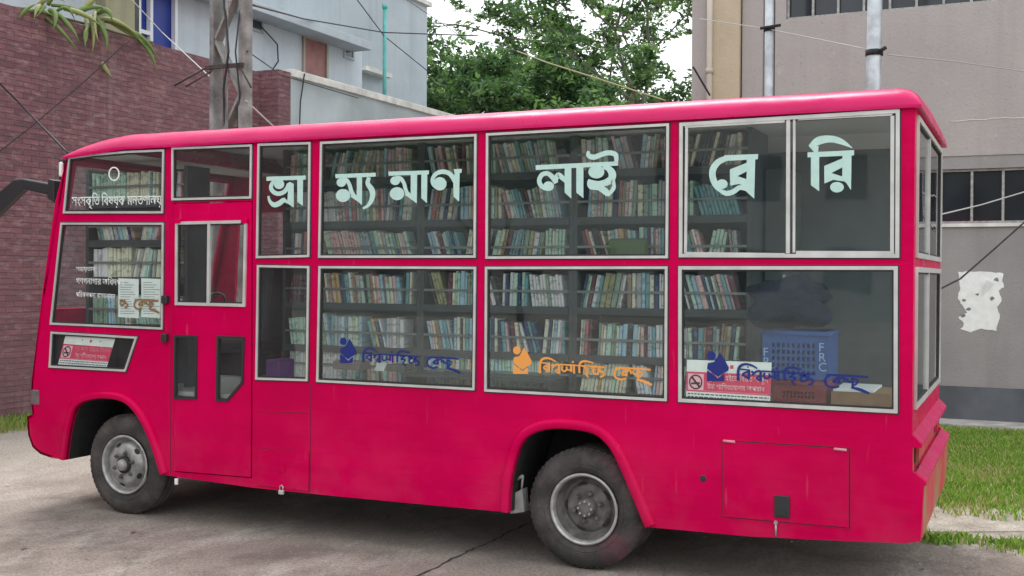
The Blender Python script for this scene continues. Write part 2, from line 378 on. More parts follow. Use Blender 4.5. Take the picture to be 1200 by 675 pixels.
# ------------------------------------------------------------------ brick wall
def brickmat():
    m = mat('brick_wall_red', (.2, .07, .06), .85); t = NT(m)
    sx = t.sep(); cb = t.n.new('ShaderNodeCombineXYZ'); t.l.new(t.math('ADD', sx[0], sx[1]), cb.inputs[0]); t.l.new(sx[2], cb.inputs[1])
    # slight waviness so that courses are not ruler straight
    wv = t.n.new('ShaderNodeTexNoise'); wv.inputs['Scale'].default_value = 3; t.l.new(cb.outputs[0], wv.inputs['Vector'])
    ad = t.n.new('ShaderNodeVectorMath'); ad.operation = 'MULTIPLY_ADD'; ad.inputs[1].default_value = (.02, .02, 0); t.l.new(wv.outputs['Color'], ad.inputs[0]); t.l.new(cb.outputs[0], ad.inputs[2])
    bt = t.n.new('ShaderNodeTexBrick'); bt.inputs['Scale'].default_value = 1; bt.inputs['Brick Width'].default_value = .25; bt.inputs['Row Height'].default_value = .068
    bt.inputs['Mortar Size'].default_value = .005; bt.inputs['Mortar Smooth'].default_value = .4; bt.inputs['Bias'].default_value = 0
    bt.inputs['Color1'].default_value = (.20, .083, .095, 1); bt.inputs['Color2'].default_value = (.125, .058, .07, 1); bt.inputs['Mortar'].default_value = (.075, .045, .05, 1)
    t.l.new(ad.outputs[0], bt.inputs['Vector'])
    c = bt.outputs['Color']
    st = t.ramp(t.noise(1., 7, t.scale(6, 6, 20), .6), (.5, 0.), (.72, .7))
    c = t.mix(st, c, (.33, .21, .21))
    c = t.mix(t.ramp(t.noise(.5, 3), (.4, 0.), (.7, .4)), c, (.20, .11, .12))
    drip = t.ramp(t.noise(1., 5, t.scale(2.2, 2.2, .25), .6), (.58, 0.), (.70, .35))
    c = t.mix(drip, c, (.34, .27, .27))
    t.col(c); t.bump(t.math('ADD', t.math('MULTIPLY', bt.outputs['Fac'], -1.), t.math('MULTIPLY', t.noise(30), .4)), .7, .02); return m
BR = brickmat()
w = empty('brick_wall', (-5.3, 0, 0))
mb = MB(); mb.box((-5.36, -9, -.1), (-5.11, 8.12, 5.02)); mb.build('wall_face', BR, w)
mb = MB(); mb.box((-5.36, 8.123, -.1), (-4.763, 8.45, 5.045)); mb.build('end_pier', BR, w)
tag(w, 'tall dark red brick wall rising behind the front of the bus', 'wall')
# grey parapet wall with a white coping
M['grey_render'] = mat('pale_grey_render', (.40, .46, .48), .85, 0, .18, 1.2, .15, 40)
M['coping'] = mat('white_coping', (.66, .66, .62), .8, 0, .2, 5)
w = empty('boundary_wall', (-4.9, 12, 0))
mb = MB(); mb.box((-5.0, 8.453, -.1), (-4.763, 20, 4.98)); mb.build('wall_face', M['grey_render'], w)
mb = MB(); mb.box((-5.05, 8.455, 4.982), (-4.72, 20.05, 5.10), bev=.01); mb.build('coping', M['coping'], w)
tag(w, 'smooth pale grey wall with a white coping on top, between brick wall and trees', 'wall')

# ------------------------------------------------------------------ pale blue-grey building behind the wall
def render_mat(name, c, c2, streak=.3, sc=1.2):
    m = mat(name, c, .88); t = NT(m)
    k = t.mix(t.ramp(t.noise(sc, 6, rough=.6), (.35, 0.), (.65, 1.)), c, c2)
    s = t.ramp(t.noise(1., 6, t.scale(3.5, 3.5, .3), .6), (.5, 0.), (.75, streak))
    k = t.mix(s, k, tuple(x*.55 for x in c))
    spots = t.ramp(t.noise(2.6, 10, rough=.75), (.60, 0.), (.70, .35)); k = t.mix(spots, k, tuple(min(.8, x*1.35) for x in c))
    pits = t.ramp(t.noise(22, 6, rough=.7), (.30, .5), (.40, 0.)); k = t.mix(pits, k, tuple(x*.5 for x in c))
    t.col(k); t.bump(t.math('ADD', t.noise(35, 6), t.noise(4, 5)), .35, .015); return m
M['bluegrey'] = render_mat('bluegrey_render', (.56, .62, .66), (.49, .55, .59), .3)
M['bluegrey2'] = render_mat('bluegrey_render_upper', (.42, .48, .51), (.37, .43, .46), .35)
bA = empty('flat_roofed_building', (-9.5, 14, 0))
mb = MB(); mb.box((-13, 2, 0), (-6.6, 13.5, 6.43)); mb.build('annex_wall', M['bluegrey'], bA)
mb = MB(); mb.box((-13, 8, 0), (-7.4, 17.72, 8.35)); mb.build('main_wall', M['bluegrey2'], bA)
mb = MB(); mb.box((-13.1, 4, 8.352), (-7.3, 17.8, 8.46)); mb.build('roof_edge', M['coping'], bA)
# eave of the annex: its outer lower edge runs through (292,10) and (436,58)
e0, e1 = on(292, 11, 0, -6.1), on(436, 59, 0, -6.1)
mb = MB(); mb.box((-7.0, 4, e1.z), (-6.1, e1.y, e1.z+.16), bev=.01); mb.build('eave', render_mat('eave_render', (.45, .50, .54), (.40, .46, .5)), bA)
q = [on(422, 77, 0, -7.3), on(453, 87, 0, -7.3)]
mb = MB(); mb.box((-7.4, q[0].y, q[0].z-.1), (-7.15, q[1].y, q[0].z)); mb.build('ledge', M['coping'], bA)
# door, small windows
a, b = on(356, 44, 0, -6.6), on(381, 95, 0, -6.6)
mb = MB(); mb.box((-6.62, a.y, b.z-.5), (-6.585, b.y, a.z)); dr = mb.build('door', mat('brown_red_door', (.30, .13, .12), .6, 0, .2, 5), bA)
mb = MB(); plate_mesh([[(a.y-.06, b.z-.5), (b.y+.06, b.z-.5), (b.y+.06, a.z+.06), (a.y-.06, a.z+.06)], [(a.y+.001, b.z-.499), (b.y-.001, b.z-.499), (b.y-.001, a.z-.001), (a.y+.001, a.z-.001)]], 0, -6.61, .05, mb); mb.build('door_frame', mat('door_frame_cream', (.35, .30, .25), .6), dr)
DK = mat('dark_window_opening', (.03, .04, .05), .3)
for (p, r_) in (((295, 20), (306, 36)), ((404, 54), (413, 68))):
    a, b = on(*p, 0, -6.6), on(*r_, 0, -6.6)
    mb = MB(); mb.box((-6.65, a.y, b.z), (-6.60+.012, b.y, a.z)); wn = mb.build('window', DK, bA)
    mb = MB(); plate_mesh([[(a.y-.05, b.z-.05), (b.y+.05, b.z-.05), (b.y+.05, a.z+.05), (a.y-.05, a.z+.05)], [(a.y+.002, b.z+.002), (b.y-.002, b.z+.002), (b.y-.002, a.z-.002), (a.y+.002, a.z-.002)]], 0, -6.605, .03, mb); mb.build('window_frame', M['bluegrey2'], wn)
tag(bA, 'pale blue-grey plastered building with flat eave and brown door beyond the wall', 'building')
# blue shutter bay and yellowish pillar further left
bS = empty('shuttered_building', (-7, 6, 0))
mb = MB(); a = on(160, 0, 0, -6.55); b = on(203, 0, 0, -6.55)
mb.box((-6.6+.01, a.y+.02, 4.6), (-6.54, b.y, 7.3)); mb.build('shutter', mat('blue_shutter', (.012, .035, .26), .4, 0, .2, 4), bS)
mb = MB()
for px in (161, 175, 204):
    p = on(px, 20, 0, -6.5); mb.box((-6.53, p.y-.03, 4.6), (-6.45, p.y+.03, 7.3))
p0, p1 = on(161, 36, 0, -6.5), on(175, 36, 0, -6.5); mb.box((-6.528, p0.y, p0.z-.03), (-6.455, p1.y, p0.z+.03))
mb.build('frame', mat('white_painted_frame', (.68, .70, .72), .5), bS)
mb = MB(); a = on(118, 10, 0, -6.5); b = on(152, 10, 0, -6.5); mb.box((-6.598, a.y, 0), (-6.4, b.y, 7.4)); mb.build('pillar', render_mat('yellowed_pillar', (.36, .34, .22), (.28, .29, .19), .5), bS)
mb = MB(); a = on(152.5, 10, 0, -6.5); b = on(160, 10, 0, -6.5); mb.box((-6.596, a.y, 0), (-6.45, b.y, 7.4)); mb.build('recess', mat('dark_recess_strip', (.08, .10, .09), .8, 0, .3, 5), bS)  # dark greenish strip between pillar and shutter
tag(bS, 'building bay with a bright blue shutter, white bars and yellowed pillar above brick wall', 'building')
# turquoise pipe
p0, p1 = on(451, 10, 0, -7.0), on(450, 112, 0, -7.0)
mb = MB(); mb.tube([(-7.0, p0.y, 4.5), (-7.0, p0.y, p0.z)], .045, 10); mb.tube([(-7.0, p0.y, p0.z), (-7.0, p0.y, p0.z+.1)], .06, 10)
tag(mb.build('pipe', mat('turquoise_pipe', (.10, .42, .38), .5, 0, .2, 6)), 'thin turquoise pipe standing upright against the pale blue-grey building', 'pipe')

# overhanging succulent leaves on the brick wall
pl = empty('hanging_plant', (-5.2, 4.5, 5.02)); CM = [leafmat('succulent_green', (.16, .24, .07), .15), leafmat('succulent_yellow', (.34, .36, .16), .15)]
def leafblade(mb, p0, pm, p1, w, mi):
    pts = [Vector(p0)*(1-t)**2+Vector(pm)*2*t*(1-t)+Vector(p1)*t*t for t in [k/9 for k in range(10)]]
    mb.tube(pts, 0, 5, mi, True, [max(.004, w*math.sin(math.pi*min(1, .25+.8*k/9))**.7) for k in range(10)])
mb = MB()
paths = [((45, 14), (60, 0), (42, 20)), ((52, 20), (70, 30), (94, 64)), ((58, 12), (70, 14), (62, 36)), ((62, 12), (85, 30), (93, 50)), ((66, 14), (82, 0), (88, 26)),
 ((100, 20), (104, 40), (99, 54)), ((105, 18), (112, 38), (108, 62)), ((110, 18), (122, 30), (128, 62)), ((112, 24), (128, 40), (124, 58)), ((104, 30), (96, 40), (101, 58)),
 ((118, 22), (140, 20), (163, 44)), ((122, 24), (150, 26), (172, 58)), ((150, 36), (172, 40), (186, 72)), ((160, 44), (178, 56), (184, 86)), ((128, 24), (146, 34), (170, 50)),
 ((115, 16), (128, 4), (132, 26)), ((46, 6), (58, -10), (76, 2)), ((20, 24), (30, 8), (44, 4)), ((60, 6), (90, 6), (110, 24)), ((75, 10), (100, 14), (118, 30)), ((118, 72), (124, 82), (132, 92)),
 ((50, 10), (44, 2), (40, 22)), ((88, 16), (104, 4), (126, 10)), ((96, 14), (110, -6), (130, -14)), ((56, 6), (64, -12), (80, -20)), ((30, 14), (50, 8), (66, 22)), ((112, 14), (108, 30), (116, 50))]
for i, (a, b, c) in enumerate(paths):
    xo = -5.07+rnd.uniform(0, .25); A, B, C_ = on(a[0], a[1], 0, -5.15), on(b[0], b[1], 0, xo), on(c[0], c[1], 0, xo)
    leafblade(mb, A, B, C_, rnd.uniform(.022, .04), 0 if rnd.random() < .55 else 1)
mb.build('leaves', CM, pl)
mb = MB(); mb.tube([(-5.25, 2.8, 4.95), (-5.22, 3.6, 5.06), (-5.2, 4.6, 5.07), (-5.2, 5.8, 5.06)], .02, 6); mb.build('stem', mat('plant_stem', (.16, .15, .08), .8), pl)
tag(pl, 'long drooping yellow-green succulent leaves hanging over the top of the brick wall', 'plant')

# ------------------------------------------------------------------ concrete lattice pole
cp = mat('weathered_concrete_pole', (.25, .255, .24), .9, 0, .45, 5, .4, 30)
pp = empty('concrete_pole', (-1.55, 2.95, 0))
mb = MB(); mb.box((-1.78, 2.86, 0), (-1.728, 3.02, 7.2), bev=.01); mb.build('post', cp, pp)
mb = MB(); mb.box((-1.41, 2.86, 0), (-1.345, 3.02, 7.2), bev=.01); mb.build('post', cp, pp)
mb = MB()
for k in range(12):
    z0 = .2+k*.58; z1 = z0+.58; s_ = k % 2
    xa, xb = (-1.727, -1.411) if s_ else (-1.411, -1.727)
    mb.prism([(xa, z0-.02), (xa, z0+.035), (xb, z1+.02), (xb, z1-.035)], 1, 2.88, 3.0)
mb.build('lattice', cp, pp)
mb = MB(); mb.box((-1.585, 2.875, 0), (-1.545, 2.879, 7.2)); mb.build('centre_rib', cp, pp)
mb = MB(); mb.box((-1.80, 2.82, 3.945), (-1.32, 2.848, 3.985)); mb.tube([(-1.8, 2.82, 3.96), (-2.1, 2.7, 3.78)], .011, 6); mb.tube([(-1.72, 2.82, 3.92), (-1.95, 2.7, 3.76)], .010, 6); mb.tube([(-1.35, 2.82, 3.94), (-1.12, 2.7, 3.7)], .010, 6)
mb.build('clamp', mat('rusty_clamp', (.06, .045, .04), .7, .2, .3, 20), pp)
mb = MB(); mb.tube([(-1.36, 2.77, 4.95), (-1.34, 2.74, 5.2)], .035, 8); mb.build('insulator', M['white'], pp)
tag(pp, 'weathered concrete lattice pole with open zigzag web standing behind the bus', 'utility pole')

# ------------------------------------------------------------------ grey building on the right
M['mauve'] = render_mat('mauve_grey_render', (.40, .368, .35), (.355, .328, .314), .25, .8)
M['greyr'] = render_mat('grey_render_lower', (.30, .29, .28), (.25, .24, .235), .3, .8)
FY = 8.77
bB = empty('grey_building', (8, 14, 0))
def facade_box(name, x0, x1, z0, z1, m, y0=FY, y1=FY+.3, holes=()):
    mb = MB(); loops = [[(x0, z0), (x1, z0), (x1, z1), (x0, z1)]]+[[(a, c), (b, c), (b, d), (a, d)] for a, b, c, d in holes]
    plate_mesh(loops, 1, y0, y1-y0, mb); return mb.build(name, m, bB)
up0 = 5.27; H_ = 9.6
facade_box('lower_wall', 3.0, 16, .46, 3.36, M['greyr'], FY, FY+.3, [(3.4, 15.5, 2.515, 3.2)])
facade_box('upper_wall', 2.86, 16, 3.362, H_, M['mauve'], FY-.012, FY+.3, [(3.0, 15.5, up0, 6.6)])
facade_box('plinth', 2.9, 16, 0, .458, mat('dark_slate_plinth', (.095, .105, .118), .8, 0, .3, 2, .2), FY-.03, FY+.3)
facade_box('pier', 2.42, 2.70, 0, H_, M['mauve'], FY-.03, FY+.2)
facade_box('corner_pier', 1.72, 1.99, 0, H_, M['mauve'], FY-.03, FY+.25)
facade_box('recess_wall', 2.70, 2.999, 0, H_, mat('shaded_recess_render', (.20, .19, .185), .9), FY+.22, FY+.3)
facade_box('cream_pilaster', 2.02, 2.40, 0, H_, render_mat('cream_render', (.50, .42, .30), (.44, .37, .26), .15), FY-.10, FY+.2)
mb = MB(); mb.box((1.72, FY+.302, 0), (16, 20, H_)); mb.build('side_wall', M['mauve'], bB)
def strip(z0, z1, x0, step, n, frm):
    mb = MB(); mb.box((x0, FY+.12, z0), (x0+step*n, FY+.14, z1)); g = mb.build('window', mat('dark_pane', (.02, .026, .032), .08, 0, .3, 1.5), bB)
    mb = MB()
    for k in range(n+1): mb.box((x0+k*step-.015, FY+.05, z0+.002), (x0+k*step+.015, FY+.10, z1-.002))
    mb.box((x0, FY+.045, z0+.001), (x0+n*step, FY+.11, z0+.03)); mb.box((x0, FY+.045, z1-.03), (x0+n*step, FY+.11, z1-.001))
    mb.build('window_frame', frm, g)
strip(2.515, 3.2, 3.52, .361, 30, M['alu_dark']); strip(up0, 6.6, 3.02, .325, 36, M['alu_dark'])
mb = MB(); mb.box((3.4, FY-.03, 2.47), (15.5, FY-.001, 2.513)); mb.build('sill', M['coping'], bB)
tag(bB, 'large mauve-grey rendered building with dark strip windows and a cream pilaster, right', 'building')
mb = MB(); p = on(832, 60, 1, FY-.1); mb.tube([(p.x, FY-.12, 0), (p.x, FY-.12, H_-.5)], .04, 10)
for z in (1.5, 3.2, 4.6, 6.2): mb.tube([(p.x, FY-.12, z), (p.x, FY-.12, z+.07)], .052, 10)
tag(mb.build('drainpipe', mat('cream_drainpipe', (.52, .46, .38), .6, 0, .1, 4)), 'cream drainpipe running up beside the cream pilaster of the grey building', 'pipe')
# pale scar line
mb = MB(); p0, p1 = on(1113, 142, 1, FY-.013), on(1230, 136, 1, FY-.013); pts = [p0.lerp(p1, k/14)+Vector((0, 0, rnd.uniform(-.008, .008))) for k in range(15)]
mb.tube(pts, .006, 5); mb.build('crack', mat('pale_filler', (.6, .57, .53), .8), bB)
# torn poster
po = []
for (x, y) in ((1123, 319), (1140, 318), (1158, 319), (1176, 320), (1175, 330), (1177, 336), (1170, 340), (1174, 352), (1169, 360), (1172, 372), (1167, 388), (1150, 385), (1138, 389), (1125, 386), (1130, 380), (1123, 372), (1134, 366), (1127, 357), (1122, 349), (1125, 338)): po.append(S(x, y, FY-.004))
pr_ = []
for i in range(len(po)):
    a, b = Vector(po[i]), Vector(po[(i+1) % len(po)])
    for k in range(4): j = .007; pr_.append(tuple(a.lerp(b, k/4)+Vector((rnd.uniform(-j, j), rnd.uniform(-j, j)))))
mb = MB(); plate_mesh([pr_], 1, FY-.004, .003, mb)
f0, f1, f2 = S(1150, 348, FY), S(1166, 332, FY), S(1158, 325, FY)
mb.bm.faces.new([mb.bm.verts.new(v) for v in ((f0[0], FY-.01, f0[1]), (f1[0], FY-.012, f1[1]), (f2[0]-.02, FY-.06, f2[1]-.03))]).material_index = 0
for (x, y, r_) in ((1135, 362, .035), (1128, 370, .03), (1162, 350, .03), (1145, 345, .02), (1168, 328, .03), (1130, 352, .025)):
    c = S(x, y, FY-.006); pg = [(c[0]+r_*rnd.uniform(.5, 1.3)*math.cos(t_*.7), c[1]+r_*rnd.uniform(.4, 1.1)*math.sin(t_*.7)) for t_ in range(9)]
    plate_mesh([pg], 1, FY-.006, .0015, mb, 1)
tag(mb.build('torn_poster', [M['paper'], mat('old_glue', (.22, .24, .24), .9, 0, .3, 30)]), 'torn white paper poster peeling on the lower wall of the grey building', 'poster')
# galvanised poles
gal = mat('galvanised_steel', (.46, .50, .52), .45, .4, .25, 8)
t_ = empty('steel_pole', (4.47, 6, 0))
mb = MB(); mb.tube([(4.45, 6, 0), (4.46, 6, 3.6), (4.50, 6, 7.5)], .078, 16, radii=[.085, .08, .07]); mb.build('shaft', gal, t_)
p = on(1024, 60, 1, 5.9); mb = MB(); mb.tube([(4.47, 6, p.z-.03), (4.47, 6, p.z+.03)], .092, 16); mb.tube([(4.53, 5.93, p.z), (4.60, 5.9, p.z+.03)], .02, 6); mb.build('clamp', M['dark'], t_)
tag(t_, 'thick pale galvanised pole with a dark clamp rising behind the bus rear', 'utility pole')
t_ = empty('steel_pole', (3.04, 7.5, 0))
mb = MB(); mb.tube([(3.045, 7.5, 0), (3.045, 7.5, 7.5)], .055, 14); mb.build('shaft', gal, t_)
p = on(902, 34, 1, 7.5); mb = MB(); mb.tube([(3.045, 7.5, p.z-.03), (3.045, 7.5, p.z+.03)], .068, 14); mb.tube([(2.95, 7.42, p.z), (3.2, 7.42, p.z+.02)], .018, 6); mb.build('clamp', M['dark'], t_)
tag(t_, 'slimmer galvanised pole standing just right of the cream pilaster', 'utility pole')

# ------------------------------------------------------------------ wires
WM = mat('black_cable', (.02, .02, .022), .6); WG = mat('grey_cable', (.45, .45, .44), .6); WO = mat('mossy_cable', (.30, .27, .14), .8)
def wire(pts, r, m, label, sag=.0):
    P = []
    for a, b in zip(pts, pts[1:]):
        a, b = Vector(a), Vector(b)
        for k in range(12): t = k/12; q = a.lerp(b, t); q.z -= sag*4*t*(1-t); P.append(q)
    P.append(Vector(pts[-1])); mb = MB(); mb.tube(P, r, 5); return tag(mb.build('cable', m), label, 'cable')
def D(px, py, y): return on(px, py, 1, y)
def X_(px, py, x): return on(px, py, 0, x)
wire([X_(-20, 78, -5.0), X_(20, 118, -4.9), D(80, 180, 2.4)], .012, WM, 'black cable running down across the brick wall to the bus front corner')
wire([X_(-10, 185, -5.0), X_(35, 150, -5.0), X_(100, 95, -5.0), X_(150, 48, -5.0)], .008, WM, 'thin dark cable slanting up across the brick wall to the plant')
wire([X_(150, -5, -5.2), X_(190, 38, -5), D(248, 92, 3.0)], .007, WG, 'thin pale cable from the blue shutter down to the concrete pole')
wire([D(288, 118, 2.9), D(320, 148, 3.6)], .010, WG, 'pale cable dropping from concrete pole clamp behind the bus roof')
wire([D(290, 4, 3), X_(356, 22, -6.0), X_(450, 38, -6.7), X_(560, 42, -4)], .014, WM, 'dark cable stretching from the concrete pole past the turquoise pipe')
wire([X_(305, 30, -6.5), X_(325, 52, -6.5), X_(326, 72, -6.5), X_(318, 84, -6.3)], .014, WM, 'black cable looping down the pale blue-grey wall')
wire([X_(415, -5, -6.9), X_(450, 42, -7.0), X_(502, 84, -7.2)], .012, WM, 'dark cable sloping across the upper blue-grey building wall')
wire([X_(357, 86, -4.7), X_(352, 120, -4.7), X_(351, 150, -4.7)], .012, WM, 'black cable hanging down the smooth pale grey wall')
wire([D(606, 60, 12), D(640, 73, 11), D(700, 92, 10), D(780, 118, 9)], .012, WO, 'sagging mossy yellow-brown cable crossing in front of the trees')
wire([D(400, -60, 16), D(470, -5, 16), D(545, 46, 15), D(606, 60, 12)], .009, WM, 'upper dark cable crossing the white sky gap beside the trees')
wire([D(812, 78, 8.3), D(832, 112, 8.5)], .014, WM, 'short dark cable at the corner of the grey building')
wire([D(1040, 64, 6), D(1120, 72, 7), D(1210, 85, 8.3)], .007, WG, 'faint pale cable from thick pole across the mauve wall')
wire([D(1100, 252, 5.6), D(1150, 240, 7), D(1210, 222, 8.2)], .008, WG, 'pale cable sloping in front of the strip window beside the bus')
wire([D(1101, 339, 5.0), D(1125, 327, 6), D(1165, 292, 7.5), D(1210, 252, 8.4)], .010, WM, 'dark cable sloping over the torn poster')
wire([D(262, -5, 2.9), D(268, 60, 2.8), D(262, 105, 2.85), D(264, 150, 2.9)], .012, WM, 'black cable hanging down the front of the concrete pole')
wire([D(283, -5, 2.9), D(276, 60, 2.78), D(281, 110, 2.85), D(279, 150, 2.9)], .009, WM, 'thin black cable hugging the right post of the concrete pole')
wire([D(290, 60, 2.9), X_(330, 88, -4.7), X_(420, 115, -4.7)], .008, WM, 'thin dark cable dropping from the concrete pole across the smooth grey wall')
wire([D(820, 22, 8.4), D(900, 34, 7.5), D(1018, 58, 6)], .006, WG, 'faint pale cable strung between the two steel poles')

# ------------------------------------------------------------------ trees
LM = [leafmat('leaf_dark', (.045, .092, .045), .35), leafmat('leaf_mid', (.08, .15, .066), .38), leafmat('leaf_light', (.15, .24, .095), .4)]
BK = mat('bark_grey', (.14, .125, .10), .9, 0, .35, 6, .5, 20)
def tree(name, label, base, height, spread, seed, nleaf, top, cl_r=.7, leaf=.16, first=.35, flat=.55, depth=5, weights=(3, 4, 2)):
    r = random.Random(seed); root = empty(name, base); mb = MB(); tips = []
    def grow(p, d, ln, rad, lv):
        n = 5; pts = [p]; q = p.copy(); dd = d.copy()
        for k in range(n):
            dd = (dd+Vector((r.uniform(-.16, .16), r.uniform(-.16, .16), r.uniform(-.06, .12)))).normalized(); q = q+dd*ln/n; pts.append(q.copy())
        mb.tube(pts, rad, 7 if lv < 3 else 5, radii=[rad*(1-.4*k/n) for k in range(n+1)], caps=False)
        if lv >= depth-2:
            for s_ in pts[2:]: tips.append((s_, lv))
        if lv >= depth: return
        nb = r.choice((2, 3, 3)) if lv else r.choice((4, 5))
        for k in range(nb):
            a = r.uniform(0, 6.283)+k*6.283/nb; tilt = r.uniform(.45, 1.0) if lv else r.uniform(.5, .95)
            o1 = dd.orthogonal().normalized(); o2 = dd.cross(o1)
            nd = (dd*math.cos(tilt)+(o1*math.cos(a)+o2*math.sin(a))*math.sin(tilt)); nd.z *= flat if lv else 1; nd.z += .12; nd.normalize()
            grow(q, nd, ln*r.uniform(.62, .85) if lv else spread*r.uniform(.32, .45), rad*.58, lv+1)
    grow(Vector(base), Vector((r.uniform(-.06, .06), 0, 1)), height*first, height*.022, 0)
    mb.build('trunk', BK, root, recalc=False)
    n = nleaf; T_ = len(tips); rg = np.random.default_rng(seed)
    # clusters have their own size and density so that the outline stays ragged
    cr = rg.uniform(.35, 1.25, T_)*cl_r; pr = rg.uniform(.2, 1., T_)*cr**1.5; pr /= pr.sum(); idx = rg.choice(T_, n, p=pr)
    tp = np.array([list(t[0]) for t in tips]); d = rg.normal(size=(n, 3)); d /= np.linalg.norm(d, axis=1)[:, None]; rad = rg.random(n)**.6
    c = tp[idx]+d*(rad*cr[idx])[:, None]*np.array([1, 1, .6])
    nrm = rg.normal(size=(n, 3))*.8+np.array([0, 0, 1.]); nrm /= np.linalg.norm(nrm, axis=1)[:, None]
    u = np.cross(nrm, rg.normal(size=(n, 3))); u /= np.linalg.norm(u, axis=1)[:, None]; v = np.cross(nrm, u); s_ = (leaf*rg.uniform(.5, 1.2, n))[:, None]
    V = np.stack([c-u*s_, c-v*s_*.42+nrm*s_*.12, c+u*s_, c+v*s_*.42+nrm*s_*.12], 1).reshape(-1, 3)
    me = bpy.data.meshes.new('crown'); me.vertices.add(4*n); me.vertices.foreach_set('co', V.astype('f').ravel()); me.loops.add(4*n); me.polygons.add(n)
    me.loops.foreach_set('vertex_index', np.arange(4*n, dtype='i')); me.polygons.foreach_set('loop_start', np.arange(0, 4*n, 4, dtype='i')); 
    cm = rg.choice(3, T_, p=np.array(weights)/sum(weights)); mi = np.where(rg.random(n) < .7, cm[idx], rg.choice(3, n)).astype('i'); me.polygons.foreach_set('material_index', mi)
    for m_ in LM: me.materials.append(m_)
    me.update(calc_edges=True); me.validate(); link('crown', me, root); k_ = top/float(V[:, 2].max()); root.scale = (max(k_, .75), max(k_, .75), k_); return tag(root, label, 'tree', 'trees beyond the bus')
tree('spreading_tree', 'tall spreading tree with forked grey limbs and open crown in front of white sky', (-8.2, 37, 0), 15, 17, 21, 24000, 18.5, .62, .21, .40, 1.0, 5, (2, 4, 3))
tree('leafy_tree', 'rounded green tree beside the corner of the pale blue-grey building', (-13.6, 30, 0), 6.5, 8, 5, 26000, 10.0, .6, .17, .5, .6, 5, (2, 4, 3))
tree('leafy_tree', 'lower bushy dark tree directly under the limbs of the spreading tree', (-9.6, 29, 0), 5.5, 8, 8, 30000, 9.6, .6, .17, .5, .55, 5, (3, 4, 2))
tree('leafy_tree', 'bushy green tree standing next to the corner of the grey building', (-4.6, 29, 0), 6.4, 8, 14, 26000, 9.4, .6, .17, .5, .5, 5, (2, 4, 3))
tree('leafy_tree', 'dark far tree filling the gap low between the two bushy trees', (-15.5, 44, 0), 9, 12, 33, 30000, 12.5, .9, .22, .5, .5, 5, (4, 4, 2))
# ------------------------------------------------------------------ place behind the camera (seen only as reflection)
bC = empty('opposite_building', (0, -45, 0))
mb = MB(); mb.box((-28, -50, 0), (30, -40, 8.5)); mb.build('wall', render_mat('opposite_render', (.30, .31, .30), (.25, .26, .25), .3), bC)
for k in range(16):
    for z in (1.2, 4.9): mb = MB(); mb.box((-26+k*3.5, -40.02, z), (-24.2+k*3.5, -39.97, z+1.7)); mb.build('window', DK, bC)
tag(bC, 'long grey two-storey building facing the bus from across the yard', 'building')
for i, (x, y, s_) in enumerate(((-9, -27, 3), (16, -30, 4), (-24, -24, 6))):
    t_ = tree('yard_tree', 'yard tree across from the bus, reflected in its windows', (x, y, 0), 8.5, 8, 50+i, 9000, 9, .9, .25, .3, .6, 4); 
    t_['label'] = ('yard tree in front of the opposite building, middle of three', 'yard tree opposite the rear of the bus', 'yard tree opposite the front of the bus')[i]
#BUS
# ================================================================== THE BUS
BW = 2.06; XR = 5.41
bus = empty('library_bus', (2.1, 1.03, 0))
tag(bus, 'bright pinkish red mobile library bus with large windows full of books', 'bus')
def arch(pxs, n=6):                          # smooth polyline through plane points
    P = [Vector((*p, 0)) for p in pxs]; out = []
    for i in range(len(P)-1):
        p0, p1, p2, p3 = P[max(i-1, 0)], P[i], P[i+1], P[min(i+2, len(P)-1)]
        for k in range(n):
            t = k/n; q = .5*((2*p1)+(-p0+p2)*t+(2*p0-5*p1+4*p2-p3)*t*t+(-p0+3*p1-3*p2+p3)*t**3); out.append((q.x, q.y))
    out.append((P[-1].x, P[-1].y)); return out
aF = arch(W((77, 539), (82, 505), (90, 478), (106, 469), (128, 467), (148, 472), (163, 488), (176, 514), (190, 556)))
aR = arch(W((597, 600), (600, 560), (611, 522), (628, 507), (655, 502), (690, 506), (708, 516), (724, 540), (757, 617.5)))
win = {
 'A1': W((74.7, 250.7), (192.5, 250.7), (193.9, 174.7), (81.3, 184)),
 'A2': W((59.2, 380.8), (192, 386.7), (193.3, 260.5), (72, 260.5)),
 'SL': W((58, 431), (148.5, 436), (162.5, 394), (60.5, 388)),
 'DU': W((201.9, 235.5), (296, 233.3), (296.8, 168.8), (201.9, 172.5)),
 'B': W((300.7, 303.2), (363.9, 301.9), (365.5, 166.1), (302.8, 168)), 'b': W((299.9, 445.3), (362, 447.2), (363.9, 311.2), (302, 310)),
 'C': W((373.5, 302.7), (558.8, 302.7), (559.9, 156.5), (375.9, 165.9)), 'c': W((371.3, 448), (557.5, 457.9), (559.3, 312), (374, 311.2)),
 'D': W((569.3, 303.9), (784, 303.3), (785.3, 144.1), (570, 155.9)), 'd': W((568, 459.2), (782.7, 470.7), (783.5, 311.5), (568.8, 312)),
 'E': W((795.6, 302.2), (1054.7, 302.9), (1055.4, 127.4), (796.2, 143.6)), 'e': W((794.9, 471.4), (1052.9, 485), (1053, 311.2), (794.9, 311.2))}
